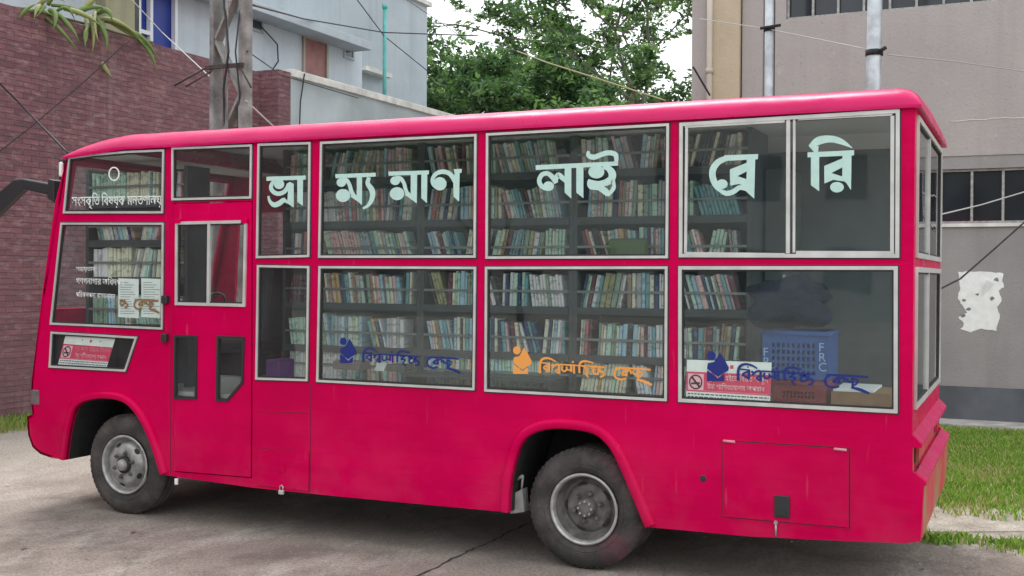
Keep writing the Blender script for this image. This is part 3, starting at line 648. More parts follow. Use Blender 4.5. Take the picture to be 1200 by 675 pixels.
# curved top of the foremost window
a1 = win['A1']; win['A1'] = a1[:3]+[S(150, 176.5), S(110, 180)]+[a1[3]]
doorq = W((204, 553.5), (296, 561), (297, 234.5), (203, 237.5))
TOPZ = 2.785
nose = W((60, 536.5), (47, 532), (38, 524), (33, 510), (31.5, 488), (38, 486), (36, 470), (37, 446), (50, 340), (65, 235), (78, 186))
outline = aF[::1]
bot = W((208, 559), (296, 571.5), (409, 583), (590, 599.8))
side = nose[::-1][0:0]
side = aF+bot[0:]+aR[0:]+W((880, 628.8), (990, 634), (1060, 636.5))+[(XR+.048, .392), (XR+.064, .699), (XR+.074, .70), (XR+.074, .718), (XR+.02, .763), (XR+.003, .77), (XR+.003, .904), (XR+.049, .905), (XR+.049, .925), (XR, .974), (XR, TOPZ), (-.70, TOPZ-.03)]+[nose[-1]]+nose[::-1][1:]+[]
holes = [inset(q, .008) for k, q in win.items()]+[inset(doorq, .004)]
mb = MB(); plate_mesh([side]+holes, 1, 0., .03, mb)
mb.build('side_panel', M['paint'], bus, bevel=.004)
mb = MB(); far_holes = [[(x0, 1.12), (x1, 1.12), (x1, 2.72), (x0, 2.72)] for x0, x1 in ()]+[[(-.8, 1.5), (-.2, 1.5), (-.2, 2.4), (-.74, 2.4)]]
plate_mesh([side]+far_holes, 1, BW-.03, .03, mb); mb.build('side_panel', M['paint'], bus, bevel=.004)
mb = MB(); plate_mesh([[(-.18, .965), (XR-.035, .965), (XR-.035, 2.76), (-.18, 2.76)]], 1, BW-.036, .005, mb); mb.build('inner_lining', mat('grey_lining', (.10, .115, .12), .7, 0, .15, 3), bus)
# nose strip following the outline, windscreen opening left free
fp = [p for p in reversed(nose)]              # top -> bottom
mb = MB()
def stripx(mb, prof, y0, y1, th=.02):
    for (a, b) in zip(prof, prof[1:]):
        n_ = Vector((b[1]-a[1], -(b[0]-a[0]))).normalized()*th
        if n_.x < 0: n_ = -n_
        A = [(a[0], a[1]), (b[0], b[1]), (b[0]+n_.x, b[1]+n_.y), (a[0]+n_.x, a[1]+n_.y)]; mb.prism(A, 1, y0, y1)
low = [(x, z) for x, z in fp if z < 1.5]; lowtop = S(47.5, 362)
stripx(mb, [lowtop]+low, .0, BW); stripx(mb, [fp[0], S(76, 192)], 0, BW)
for y0, y1 in ((.0, .10), (BW-.10, BW), (BW/2-.02, BW/2+.02)): stripx(mb, [S(76, 192), lowtop], y0, y1)
mb.build('front_panel', M['paint'], bus, merge=True)
mb = MB(); a, b = S(76, 192), lowtop
mb.prism([(a[0]+.02, a[1]), (b[0]+.02, b[1]), (b[0]+.026, b[1]), (a[0]+.026, a[1])], 1, .10, BW-.10); mb.build('windscreen', M['glass'], bus)
# roof: rounded tray
def roof():
    mb = MB(); x0, x1 = -.815, XR+.035; y0, y1 = -.028, BW+.028
    xs = [x0+(x1-x0)*0]+[x0+.015*k**1.55 for k in range(1, 13)]; xs = [v for v in xs if v < .2]+[.25+.35*k for k in range(15) if .25+.35*k < x1-.2]+[x1-.13+.13*math.sin(math.pi/2*k/8) for k in range(9)]
    ys = [y0+.14*(1-math.cos(math.pi/2*k/9)) for k in range(10)]; ys = ys+[.25+k*.26 for k in range(7)]+[y1-v for v in [q-y0 for q in ys[::-1]]]
    xs = sorted(set(round(v, 4) for v in xs)); ys = sorted(set(round(v, 4) for v in ys))
    def g(d, r): t = min(1, max(0, d/r)); return math.sqrt(max(0, 1-(1-t)**2))
    def zz(x, y):
        k = min(g(x-x0, .55), 1)*g(x1-x, .13); s_ = g(min(y-y0, y1-y), .14)
        base = 2.775-.045*max(0, min(1, (-.2-x)/.6))
        return base+.105*k*s_+.05*math.sin(math.pi*(y-y0)/(y1-y0))*k
    G = [[mb.bm.verts.new((x, y, zz(x, y))) for y in ys] for x in xs]
    for i in range(len(xs)-1):
        for j in range(len(ys)-1):
            f = mb.bm.faces.new((G[i][j], G[i+1][j], G[i+1][j+1], G[i][j+1])); f.smooth = True
    lp = [G[i][0] for i in range(len(xs))]+[G[-1][j] for j in range(1, len(ys))]+[G[i][-1] for i in range(len(xs)-2, -1, -1)]+[G[0][j] for j in range(len(ys)-2, 0, -1)]
    lo = [mb.bm.verts.new(v.co+Vector((0, 0, -.014))) for v in lp]; cx, cy = (x0+x1)/2, (y0+y1)/2
    li = [mb.bm.verts.new((v.co.x+(.035 if v.co.x < cx-3 else -.035 if v.co.x > cx+3 else 0), v.co.y+(.035 if v.co.y < cy-1 else -.035 if v.co.y > cy+1 else 0), v.co.z-.014)) for v in lp]
    n = len(lp)
    for i in range(n):
        j = (i+1) % n; mb.bm.faces.new((lp[i], lo[i], lo[j], lp[j])); mb.bm.faces.new((lo[i], li[i], li[j], lo[j]))
    return mb.build('roof', M['sky_lit_paint'], bus)
roof()
mb = MB(); mb.prism([(.03, 2.765), (.20, 2.862), (BW-.20, 2.862), (BW-.03, 2.765), (BW-.03, 2.772), (BW-.20, 2.869), (.20, 2.869), (.03, 2.772)], 0, -.2, XR-.10); mb.build('ceiling', M['ceil'], bus)
mb = MB(); mb.box((-.66, .035, 2.728), (-.201, BW-.035, 2.735)); mb.build('ceiling', M['ceil'], bus)
mb = MB(); mb.prism([(-1.06, .97), (-.78, .97), (-.80, 1.36), (-.92, 1.40), (-1.03, 1.40)], 1, .04, BW-.04); mb.build('dashboard', M['black'], bus, bevel=.01)
mb = MB(); sc_ = Vector((-.66, 1.5, 1.50)); ring = [sc_+Vector((.10*math.sin(t), .19*math.cos(t), .16*math.sin(t))) for t in [2*math.pi*k/24 for k in range(25)]]
mb.tube(ring, .013, 8, caps=False); mb.tube([sc_, (-.84, 1.5, 1.38)], .02, 8); mb.tube([sc_+Vector((0, .18, 0)), sc_-Vector((0, .18, 0))], .010, 6); mb.build('steering_wheel', M['black'], bus)
# rear panel with windows, ledges, slots
yl = on(1088, 240, 0, XR).y
rw = [[(.10, 1.945), (1.97, 1.945), (1.97, 2.735), (.10, 2.735)], [(.10, 1.10), (1.97, 1.10), (1.97, 1.895), (.10, 1.895)]]
mb = MB(); plate_mesh([[(0.031, .905), (BW-.031, .905), (BW-.031, TOPZ), (.031, TOPZ)]]+[inset(q, .008) for q in rw], 0, XR-.03, .03, mb); mb.build('rear_panel', M['paint'], bus, bevel=.003)
for q in rw:
    o = window(bus, q, 0, XR, .03, out=1)
    mb = MB(); mb.box((XR-.010, yl-.022, q[0][1]+.032), (XR+.010, yl+.022, q[2][1]-.032)); mb.build('mullion', M['alu'], o)
mb = MB(); mb.prism([(XR-.03, .904), (XR+.05, .904), (XR+.05, .925), (XR, .975), (XR-.03, .975)], 1, .032, BW-.032); mb.build('rear_ledge', M['sky_lit_paint'], bus)
mb = MB(); plate_mesh([[(.032, .735), (BW-.032, .735), (BW-.032, .903), (.032, .903)], [(.14, .755), (.46, .755), (.46, .885), (.14, .885)], [(1.60, .755), (1.92, .755), (1.92, .885), (1.60, .885)]], 0, XR-.02, .02, mb)
mb.build('tail_panel', M['scraped'], bus, bevel=.003)
for y in (.14, 1.60):
    mb = MB(); mb.box((XR-.06, y+.002, .757), (XR-.025, y+.318, .883)); mb.build('tail_light', mat('dark_red_lens', (.06, .003, .005), .2), bus)
mb = MB(); mb.prism([(XR-.03, .700), (XR+.075, .700), (XR+.075, .72), (XR+.02, .765), (XR-.03, .734)], 1, .0305, BW-.0305); mb.build('rear_bumper_top', M['sky_lit_paint'], bus)
mb = MB(); mb.prism([(XR+.0, .40), (XR+.052, .392), (XR+.068, .698), (XR+.0, .698)], 1, .0305, BW-.0305); mb.build('rear_bumper', M['scraped'], bus, bevel=.005)
# floor, underbody
mb = MB(); mb.box((-1.05, .05, .93), (XR-.04, BW-.05, .96)); mb.build('floor', M['floor_in'], bus)
mb = MB(); mb.box((.35, .30, .45), (2.8, BW-.3, .70)); mb.box((.30, .06, .702), (2.9, BW-.06, .92)); mb.box((4.1, .35, .5), (5.3, BW-.35, .70)); mb.box((4.0, .06, .702), (5.34, BW-.06, .92)); mb.box((-1.0, .55, .45), (5.2, .70, .62)); mb.box((-1.0, 1.36, .45), (5.2, 1.51, .62)); mb.box((2.8, .75, .5), (4.1, 1.3, .92))  # upper boxes widened to block stray light and darken the space beneath
for x in (-.25, 3.48): mb.tube([(x, .2, .38), (x, BW-.2, .38)], .07, 12); mb.lathe([(0, -.16), (.16, -.1), (.18, .0), (.16, .1), (0, .16)], (x, 1.03, .38), seg=16)
for x in (-.25, 3.48): mb.box((x-.55, .42, .50), (x+.55, .50, .54)); mb.box((x-.35, .42, .46), (x+.35, .50, .498))
mb.build('chassis', M['dark'], bus)
# wheel well liners
for ar, x0, x1 in ((aF, -.80, .2), (aR, 2.95, 3.9)):
    mb = MB()
    for a, b in zip(ar, ar[1:]):
        mb.face([(a[0], .028, a[1]), (b[0], .028, b[1]), (b[0], .55, b[1]), (a[0], .55, a[1])])
    mb.face([(ar[0][0], .55, ar[0][1])]+[(p[0], .55, p[1]) for p in ar[1:]]); mb.build('wheel_well', M['dark'], bus, recalc=False)
# wheel arch lips: raised band
def outset(poly, d):
    out = []
    for i in range(len(poly)):
        a = Vector(poly[max(i-1, 0)]); b = Vector(poly[min(i+1, len(poly)-1)]); t = (b-a).normalized(); out.append(tuple(Vector(poly[i])+Vector((-t.y, t.x))*d))
    return out
for ar, wd in ((aF, .055), (aR, .065)):
    mb = MB(); prof = [(.0, -.0005, -.012), (.004, -.028, 0), (.5, -.034, 0), (.85, -.026, 0), (1., -.0005, 0)]
    prof = [(.0, .02), (.0, -.022), (.12, -.030), (.6, -.032), (.9, -.022), (1.0, .002)]
    zc = (ar[0][1], ar[-1][1])
    rows = [[mb.bm.verts.new((p[0], y, max(p[1], zc[0] if i_ < len(ar)/2 else zc[1]))) for i_, p in enumerate(outset(ar, wd*k))] for k, y in prof]
    for A, B in zip(rows, rows[1:]):
        for i in range(len(A)-1): f = mb.bm.faces.new((A[i], A[i+1], B[i+1], B[i])); f.smooth = True
    mb.build('wheel_arch_trim', M['paint'], bus)
# mud flap / bracket in front of the rear wheel
mb = MB(); mb.prism([S(597, 581, .08), S(612, 573, .08), S(614, 600, .08), S(598, 602, .08)], 1, .08, .16); mb.tube([(*S(606, 562, .1)[:1], .1, S(606, 562, .1)[1]), (S(613, 557, .1)[0], .1, S(613, 557, .1)[1])], .01, 6); mb.tube([(S(613, 557, .1)[0], .1, S(613, 557, .1)[1]), (S(611, 575, .1)[0], .1, S(611, 575, .1)[1])], .008, 6)
mb.build('bracket', M['chassis'], bus)
# wheels ------------------------------------------------------------
def wheel(cx, cy, dish, far=False):
    r0 = .38; s_ = -1 if not far else 1; c = (cx, cy, r0)
    def h(v): return v*(-s_)                # v>0 = inwards
    w_ = empty('wheel', (cx, cy, r0)); w_.parent = bus; w_.location = Vector((cx, cy, r0))-WL[bus.name]
    mb = MB(); prof = [(.215, .055), (.222, .02), (.25, .006), (.29, .0), (.325, .004), (.352, .018), (.366, .035), (.378, .045), (.379, .075), (.372, .08), (.372, .088), (.380, .093), (.380, .125), (.372, .13), (.372, .138), (.379, .143), (.378, .17), (.352, .20), (.29, .215), (.215, .18)]
    mb.lathe([(r, h(v)) for r, v in prof], c, seg=96)
    for k in range(56):                      # shoulder lugs
        a = 2*math.pi*k/56; ca, sa = math.cos(a), math.sin(a); ta = (-sa, ca)
        def P(r, t, v): return (c[0]+ca*r+ta[0]*t, c[1]+h(v), c[2]+sa*r+ta[1]*t)
        q = [P(.352, -.006, .0165), (P(.3815, -.009, .043)), P(.3815, .009, .043), P(.352, .006, .0165)]; q2 = [P(.345, -.006, .05), P(.374, -.009, .075), P(.374, .009, .075), P(.345, .006, .05)]
        A = [mb.bm.verts.new(v) for v in q]; B = [mb.bm.verts.new(v) for v in q2]; mb.bm.faces.new(A)
        for i in range(4): mb.bm.faces.new((A[i], B[i], B[(i+1) % 4], A[(i+1) % 4]))
    mb.lathe([(.26, h(.0045)), (.262, h(.001)), (.266, h(.001)), (.268, h(.0035))], c, seg=64)
    mb.build('tyre', M['tyre'], w_)
    mb = MB(); mb.lathe([(r, h(v)) for r, v in [(.222, .012), (.226, .006), (.218, .0), (.208, .004), (.203, .02), (.20, .04)]], c, seg=64); mb.build('rim_edge', M['rim_edge'], w_)
    if dish:      # rear: deep dish
        mb = MB(); mb.lathe([(r, h(v)) for r, v in [(.2005, .038), (.190, .07), (.178, .10), (.17, .115), (.158, .118), (.15, .105), (.135, .095), (.10, .092), (.075, .09), (.0, .09)]], c, seg=64); mb.build('rim', M['rim_dark'], w_)
        hubd, hr, nr, nd, nn = .03, .048, .088, .082, 6
        mb = MB(); mb.lathe([(r, h(v)) for r, v in [(.062, .09), (.062, .06), (.056, .052), (.0562, .04), (.045, .034), (.0, .034)]], c, seg=24)
        for k in range(8): a = 2*math.pi*k/8; mb.tube([(c[0]+.044*math.cos(a), c[1]+h(.035), c[2]+.044*math.sin(a)), (c[0]+.044*math.cos(a), c[1]+h(.022), c[2]+.044*math.sin(a))], .007, 6, m=1)
        mb.build('hub', [M['rim_dark'], M['rim_edge']], w_)
        slots = [(.147, .1005, .034, .013, k*2*math.pi/5+.6) for k in range(5)]; nutm = M['rim_dark']
    else:
        mb = MB(); mb.lathe([(r, h(v)) for r, v in [(.2005, .038), (.195, .055), (.185, .060), (.176, .052), (.165, .030), (.15, .012), (.13, .004), (.09, .0), (.068, .004), (.066, .012), (.0, .012)]], c, seg=64); mb.build('rim', M['rim'], w_)
        nr, nd, nn = .092, .0, 6
        mb = MB(); mb.lathe([(r, h(v)) for r, v in [(.062, .012), (.060, -.012), (.05, -.016), (.048, -.01)]], c, seg=32, m=1)
        mb.lathe([(r, h(v)) for r, v in [(.047, -.008), (.042, -.035), (.03, -.048), (.0, -.052)]], c, seg=24, m=0); mb.build('hub', [M['rim'], M['gasket']], w_)
        slots = [(.158, .022, .026, .013, k*2*math.pi/5+.75) for k in range(5)]
    for k in range(nn):
        a = 2*math.pi*k/nn+.3; p = (c[0]+nr*math.cos(a), c[2]+nr*math.sin(a)); mb = MB()
        mb.tube([(p[0], c[1]+h(nd+.006), p[1]), (p[0], c[1]+h(nd-.016), p[1])], .013, 6); mb.tube([(p[0], c[1]+h(nd-.016), p[1]), (p[0], c[1]+h(nd-.028), p[1])], .007, 6); mb.lathe([(.0145, h(nd+.0015)), (.019, h(nd-.001)), (.0195, h(nd+.004))], (p[0], c[1], p[1]), seg=12); mb.build('wheel_nut', M['rim_dark'], w_)
    for (r, v, ln, wd, a) in slots:
        mb = MB(); q = []
        for k in range(14):
            t = 2*math.pi*k/14; dr, dt = wd*math.sin(t), ln*math.cos(t); rr, aa = r+dr, a+dt/r; vv = v-.003
            if not dish: vv = v+(dr/.013)*.012-.006
            q.append((c[0]+rr*math.cos(aa), c[1]+h(vv), c[2]+rr*math.sin(aa)))
        mb.face(q); mb.build('hand_hole', M['dark'], w_, recalc=False)
wheel(-.25, .035, False); wheel(3.475, .035, True); wheel(-.25, BW-.035, False, True); wheel(3.475, BW-.035, True, True)
for cy, s_ in ((.26, 1), (BW-.26, -1)):     # inner twin tyres of the rear axle
    mb = MB(); mb.lathe([(.2, 0), (.25, -s_*.02), (.33, -s_*.01), (.378, s_*.03), (.378, s_*.15), (.33, s_*.19), (.25, s_*.2), (.2, s_*.18)], (3.475, cy, .38), seg=64); mb.build('inner_tyre', M['tyre'], bus)

# windows of the near side -------------------------------------------
labels = {'A1': 'foremost upper window with white lettering', 'SL': 'low slanted window with a red and white notice'}
WO_ = {}
for k, q in win.items():
    WO_[k] = window(bus, inset(q, .003), 1, 0., .021 if k in 'Ee' else .016, out=-1)
    mb = MB(); plate_mesh([inset(q, -.004), inset(q, .0028)], 1, -.004, .0038, mb); mb.build('outer_seal', M['gasket'], WO_[k])
    if k in labels: WO_[k]['label'] = labels[k]
# sliding sashes in E
def bar(mb, a, b, wpx, y0=-.010, y1=.003, m=0):    # straight bar between pixels on the side plane
    A, B = Vector(S(*a)), Vector(S(*b)); n_ = Vector((-(B-A).y, (B-A).x)).normalized()*wpx/2
    mb.prism([tuple(A-n_), tuple(B-n_), tuple(B+n_), tuple(A+n_)], 1, y0, y1, m)
mb = MB()
for a, b, w_ in (((924, 139), (923.5, 297), .022), ((931, 139), (930.5, 296), .014), ((803, 148.5), (920, 142), .016), ((804, 297), (920, 298.5), .018), ((805, 150), (803.5, 297), .016), ((933, 296), (1048, 296.5), .020), ((1046, 136), (1045.5, 297), .02), ((935, 139.5), (1046, 133.5), .018)):
    bar(mb, a, b, w_, -.006-rnd.uniform(0, .004), .0035)
mb.build('sash', M['alu'], WO_['E'])

# door ---------------------------------------------------------------
dq = inset(doorq, .012); dw = W((207, 357.5), (289, 359.5), (291, 258), (207.5, 260))
s1 = W((205, 467.5), (232, 467.5), (232.5, 393), (205.5, 392.5)); s2 = W((254.5, 470), (268, 470.5), (286.5, 449), (288, 394.5), (255.5, 393.5))
mb = MB(); plate_mesh([dq, inset(dw, .008), inset(s1, .006), inset(s2, .006)], 1, -.008, .03, mb); door = mb.build('door', M['paint'], bus, bevel=.004)
window(door, dw, 1, -.008, .022, name='door_window')
mb = MB(); bar(mb, (247, 262), (246, 358), .024, -.024, -.0045); mb.build('sash', M['alu'], door)
for q in (s1, s2):
    mb = MB(); plate_mesh([q, inset(q, .018)], 1, -.018, .03, mb); mb.build('rubber_seal', M['gasket'], door, bevel=.003)
    mb = MB(); plate_mesh([inset(q, .016)], 1, -.003, .004, mb); mb.build('pane', M['glass'], door)
for px, py in ((196, 351), (195.5, 396)):
    mb = MB(); p = S(px, py); mb.box((p[0]-.03, -.035, p[1]-.03), (p[0]+.02, -.001, p[1]+.03), bev=.006); mb.build('door_hinge', M['black'], door)
mb = MB(); mb.box((doorq[0][0], .10, .40), (doorq[1][0], .5, .43)); mb.box((doorq[0][0], .5, .66), (doorq[1][0], .9, .69)); mb.build('step', M['dark'], bus)
for (x0, y0, x1, y1) in ((207, 257, 214, 262), (285, 256, 292, 262)):
    mb = MB(); a, b = S(x0, y1), S(x1, y0); mb.box((a[0], -.030, a[1]), (b[0], -.009, b[1]), bev=.003); mb.build('door_corner_plate', M['paint'], door)
# body seams and hatch
def seam(pts, w=.006):
    mb = MB()
    for a, b in zip(pts, pts[1:]): bar(mb, a, b, w, -.0022, .0)
    return mb.build('seam', M['gasket'], bus)
def lid(q, name, gap=.006, mm='paint'):
    Q = W(*q); mb = MB(); plate_mesh([inset(Q, -gap), inset(Q, 0)], 1, -.0015, .0014, mb, 1); plate_mesh([inset(Q, .0005)], 1, -.009, .0088, mb, 0)
    return mb.build(name, [M[mm], M['gasket']], bus, bevel=.003)
h1 = lid([(848, 605), (995, 618), (995, 526), (848, 517)], 'side_hatch')
mb = MB(); a, b = S(908, 605), S(926, 581); mb.box((a[0], -.022, a[1]), (b[0], -.0095, b[1]), bev=.004); mb.box((a[0]+.02, -.028, a[1]+.015), (b[0]-.02, -.0225, a[1]+.04)); mb.build('lock', M['black'], h1)
hm_ = mat('scuffed_pink_hinge', (.68, .25, .33), .5)
for px, py in ((855, 517.5), (985, 527)): mb = MB(); p = S(px, py); mb.tube([(p[0]-.035, -.012, p[1]+.004), (p[0]+.035, -.012, p[1]+.002)], .008, 8); mb.build('hinge', hm_, h1)
mb = MB(); p = S(909.5, 612); q = S(909.5, 629); mb.tube([(p[0], -.006, p[1]), (q[0], -.008, q[1])], .006, 6); mb.tube([(p[0], -.012, p[1]), (p[0], -.004, p[1])], .012, 8); mb.build('latch_pin', M['rim_edge'], bus)
h2 = lid([(302, 568.3), (362, 575.5), (363, 530), (303, 525)], 'small_hatch', .002)
mb = MB(); p = S(331, 548); mb.box((p[0]-.03, -.014, p[1]-.03), (p[0]+.03, -.0095, p[1]+.03)); mb.build('hasp', M['paint'], h2)
mb = MB(); p = S(331, 574); mb.box((p[0]-.02, -.024, p[1]-.03), (p[0]+.02, -.003, p[1]), bev=.005); mb.tube([(p[0]-.013, -.013, p[1]-.005), (p[0]-.013, -.013, p[1]+.025), (p[0], -.013, p[1]+.035), (p[0]+.013, -.013, p[1]+.025), (p[0]+.013, -.013, p[1]-.005)], .004, 6)
tag(mb.build('padlock', M['alu']), 'small silver padlock hanging from the small hatch below the door side', 'padlock')
mb = MB(); p = S(208, 562); mb.box((p[0]-.013, -.02, p[1]-.035), (p[0]+.013, -.003, p[1]+.01), bev=.004); mb.build('latch', M['white'], bus)
seam([(364, 449), (363.5, 576)], .003); seam([(300, 482), (362, 484)], .002); seam([(198.5, 262), (200, 555)], .004)
mb = MB(); p = S(824, 561); mb.lathe([(0, 0), (.018, -.001), (.02, 0), (.022, .003)], (p[0], -.001, p[1]), seg=12); mb.build('fuel_cap', M['gasket'], bus)
# headlamp, roof lamp, mirror arm
mb = MB(); a, b = S(38.5, 474), S(46, 457); mb.box((a[0]-.02, -.008, a[1]), (b[0], .10, b[1]), bev=.01); mb.build('headlight', mat('headlight_lens', (.16, .13, .14), .15, 0, .2, 20), bus)
mb = MB(); a = S(71, 198); mb.box((a[0]-.05, .02, a[1]-.09), (a[0]+.005, .10, a[1]+.09), bev=.02, m=1); mb.box((a[0]-.035, .008, a[1]-.06), (a[0]+.0, .06, a[1]+.06), bev=.015); mb.build('marker_lamp', [M['white'], M['black']], bus)
ym = .16
def Y_(px, py): return S(px, py, ym)
mb = MB(); mb.prism([Y_(65, 216), Y_(65, 230), Y_(31, 222), Y_(-6, 258), Y_(-40, 290), Y_(-52, 276), Y_(-8, 234), Y_(20, 210.5), Y_(30, 209.5)], 1, ym-.035, ym+.035)
mb.build('mirror_arm', M['black'], bus, bevel=.012)
mb = MB(); mb.prism([Y_(63, 210), Y_(70, 212), Y_(70, 238), Y_(62, 233)], 1, ym-.06, ym+.06); mb.build('mirror_bracket', M['black'], bus, bevel=.006)
mb = MB(); mb.prism([Y_(-54, 262), Y_(-34, 264), Y_(-36, 345), Y_(-56, 340)], 1, .04, .30); mb.build('mirror', M['black'], bus, bevel=.02)

# ------------------------------------------------------------------ lettering -------------------------------------------------
class Ink:
    """vinyl lettering on the side plane from crop coordinates (origin, scale)"""
    def __init__(s, ox, oy, sc, y0=.0035, th=.0008, step=.00015, tf=None): s.o = (ox, oy, sc); s.mb = MB(); s.y = y0; s.th = th; s.step = step; s.tf = tf
    def P(s, p):
        q = S(s.o[0]+p[0]/s.o[2], s.o[1]+p[1]/s.o[2]); return s.tf(q) if s.tf else q
    def _nx(s): s.y -= s.step; return s.y
    def poly(s, *pts, m=0): y = s._nx(); plate_mesh([[s.P(p) for p in pts]], 1, y-s.th, s.th, s.mb, m); return s
    def disk(s, cx, cy, rx, ry=None, m=0):
        ry = ry or rx; return s.poly(*[(cx+rx*math.cos(2*math.pi*k/24), cy+ry*math.sin(2*math.pi*k/24)) for k in range(24)], m=m)
    def stroke(s, pts, ws, m=0, n=6):
        if not isinstance(ws, (list, tuple)): ws = [ws]*len(pts)
        ws = [v*(1.28 if s.tf else 1) for v in ws]
        P = [Vector((*p, w)) for p, w in zip(pts, ws)]; o = []
        for i in range(len(P)-1):
            p0, p1, p2, p3 = P[max(i-1, 0)], P[i], P[i+1], P[min(i+2, len(P)-1)]
            for k in range(n): t = k/n; o.append(.5*((2*p1)+(-p0+p2)*t+(2*p0-5*p1+4*p2-p3)*t*t+(-p0+3*p1-3*p2+p3)*t**3))
        o.append(P[-1]); L, Rt = [], []
        for i in range(len(o)):
            d = (o[min(i+1, len(o)-1)]-o[max(i-1, 0)]).xy.normalized(); nn_ = Vector((-d.y, d.x))*o[i].z/2; L.append(s.P(tuple(o[i].xy+nn_))); Rt.append(s.P(tuple(o[i].xy-nn_)))
        y = s._nx(); bm = s.mb.bm
        a = [bm.verts.new((p[0], y-s.th, p[1])) for p in L]; b = [bm.verts.new((p[0], y-s.th, p[1])) for p in Rt]
        for i in range(len(a)-1): f = bm.faces.new((a[i], a[i+1], b[i+1], b[i])); f.material_index = m
        return s
    def build(s, mats, parent, name='lettering'): return s.mb.build(name, mats, parent, recalc=False)
k = Ink(305, 195, 12.27)
k.poly((85, 148), (650, 130), (650, 188), (85, 208)).disk(268, 255, 74, 70).stroke([(200, 205), (160, 260), (155, 320), (200, 375), (270, 392), (340, 365), (390, 300), (410, 250)], [50, 55, 60, 62, 62, 62, 60, 60])
k.poly((385, 245), (425, 222), (478, 250), (480, 592), (383, 530), (395, 380)).stroke([(115, 425), (135, 500), (195, 552), (270, 530), (340, 475)], [30, 45, 70, 75, 65]).poly((300, 520), (340, 445), (395, 500), (390, 535), (350, 520)).poly((530, 192), (612, 190), (612, 570), (530, 510))
k.build(M['mint'], WO_['B'])
k = Ink(385, 190, 11.25)
k.poly((85, 158), (620, 138), (620, 190), (90, 212)).disk(165, 268, 62, 58).stroke([(160, 235), (230, 235), (275, 300), (300, 390), (330, 430)], [45, 55, 50, 55, 50]).disk(188, 440, 94, 86)
k.poly((370, 195), (440, 195), (440, 568), (385, 520), (285, 455), (320, 400), (370, 440)).stroke([(530, 200), (515, 280), (560, 350), (580, 420), (560, 510), (515, 575), (450, 612)], [50, 60, 75, 72, 60, 42, 28])
k.build(M['mint'], WO_['C']); k = Ink(450, 190, 11.25)
k.poly((55, 125), (590, 108), (590, 160), (60, 180)).disk(145, 245, 64, 58).stroke([(150, 205), (215, 215), (260, 275), (280, 350), (300, 400)], [45, 55, 48, 50, 45]).disk(170, 415, 96, 86)
k.poly((350, 165), (435, 165), (430, 545), (370, 500), (270, 430), (305, 375), (350, 415)).poly((490, 160), (568, 158), (565, 542), (490, 475))
k.disk(735, 285, 88, 88).stroke([(700, 340), (648, 290), (640, 220), (690, 150), (775, 125), (860, 150), (915, 215), (945, 280)], [50, 50, 50, 55, 60, 60, 62, 62]).poly((915, 92), (1025, 88), (1020, 140), (996, 145), (990, 522), (915, 455), (912, 230), (930, 150))
k.build(M['mint'], WO_['C'])
k = Ink(620, 170, 10.227)
k.poly((75, 240), (1065, 195), (1065, 245), (80, 298)).disk(232, 492, 65, 58).stroke([(215, 530), (145, 490), (120, 420), (155, 355), (220, 340), (280, 385), (325, 455)], [40, 55, 55, 55, 55, 60, 55])
k.stroke([(310, 440), (345, 355), (395, 390), (440, 425)], [60, 55, 60, 60]).poly((425, 262), (505, 258), (505, 642), (425, 570)).poly((565, 258), (650, 255), (650, 637), (565, 570))
k.disk(805, 322, 96, 78).stroke([(880, 265), (950, 280), (995, 340), (985, 405), (915, 450), (820, 465), (705, 420)], [40, 70, 90, 88, 80, 70, 30]).stroke([(710, 430), (740, 490), (830, 505), (900, 545), (950, 590)], [30, 75, 75, 80, 70])
k.stroke([(960, 440), (1000, 430), (1015, 480)], [60, 60, 30]).stroke([(1020, 440), (1010, 520), (940, 610)], [24, 50, 30])
k.stroke([(710, 70), (715, 125), (780, 145), (860, 115), (950, 92), (1030, 110), (1045, 160), (1040, 210)], [30, 60, 62, 60, 60, 62, 52, 45]); k.build(M['mint'], WO_['D'])
k = Ink(820, 170, 9.64)
k.poly((275, 115), (660, 100), (655, 160), (300, 178)).stroke([(310, 145), (210, 190), (150, 270), (145, 360), (180, 450), (230, 510)], [60, 70, 75, 75, 70, 50]).disk(252, 440, 62, 54)
k.poly((340, 275), (540, 195), (540, 292), (425, 350), (340, 352)).poly((340, 350), (425, 350), (535, 388), (535, 468), (440, 440), (345, 458)).poly((530, 150), (626, 150), (615, 606), (520, 520), (530, 300)).stroke([(225, 510), (300, 545), (380, 525), (450, 480), (530, 490)], [40, 58, 58, 55, 60])
k.build(M['mint'], WO_['E']); k = Ink(935, 150, 8.4375)
k.poly((95, 240), (555, 218), (555, 270), (95, 290)).poly((128, 285), (210, 282), (210, 625), (128, 565)).stroke([(118, 190), (200, 128), (320, 108), (430, 135), (540, 198)], [40, 78, 68, 55, 6]).poly((120, 190), (205, 175), (200, 242), (160, 240))
k.poly((260, 375), (440, 300), (440, 388), (330, 445), (260, 448)).poly((260, 445), (330, 445), (442, 480), (470, 530), (350, 512), (262, 548)).poly((440, 262), (530, 260), (525, 615), (480, 545), (438, 510)).disk(386, 585, 68, 52)
k.build(M['mint'], WO_['E'])

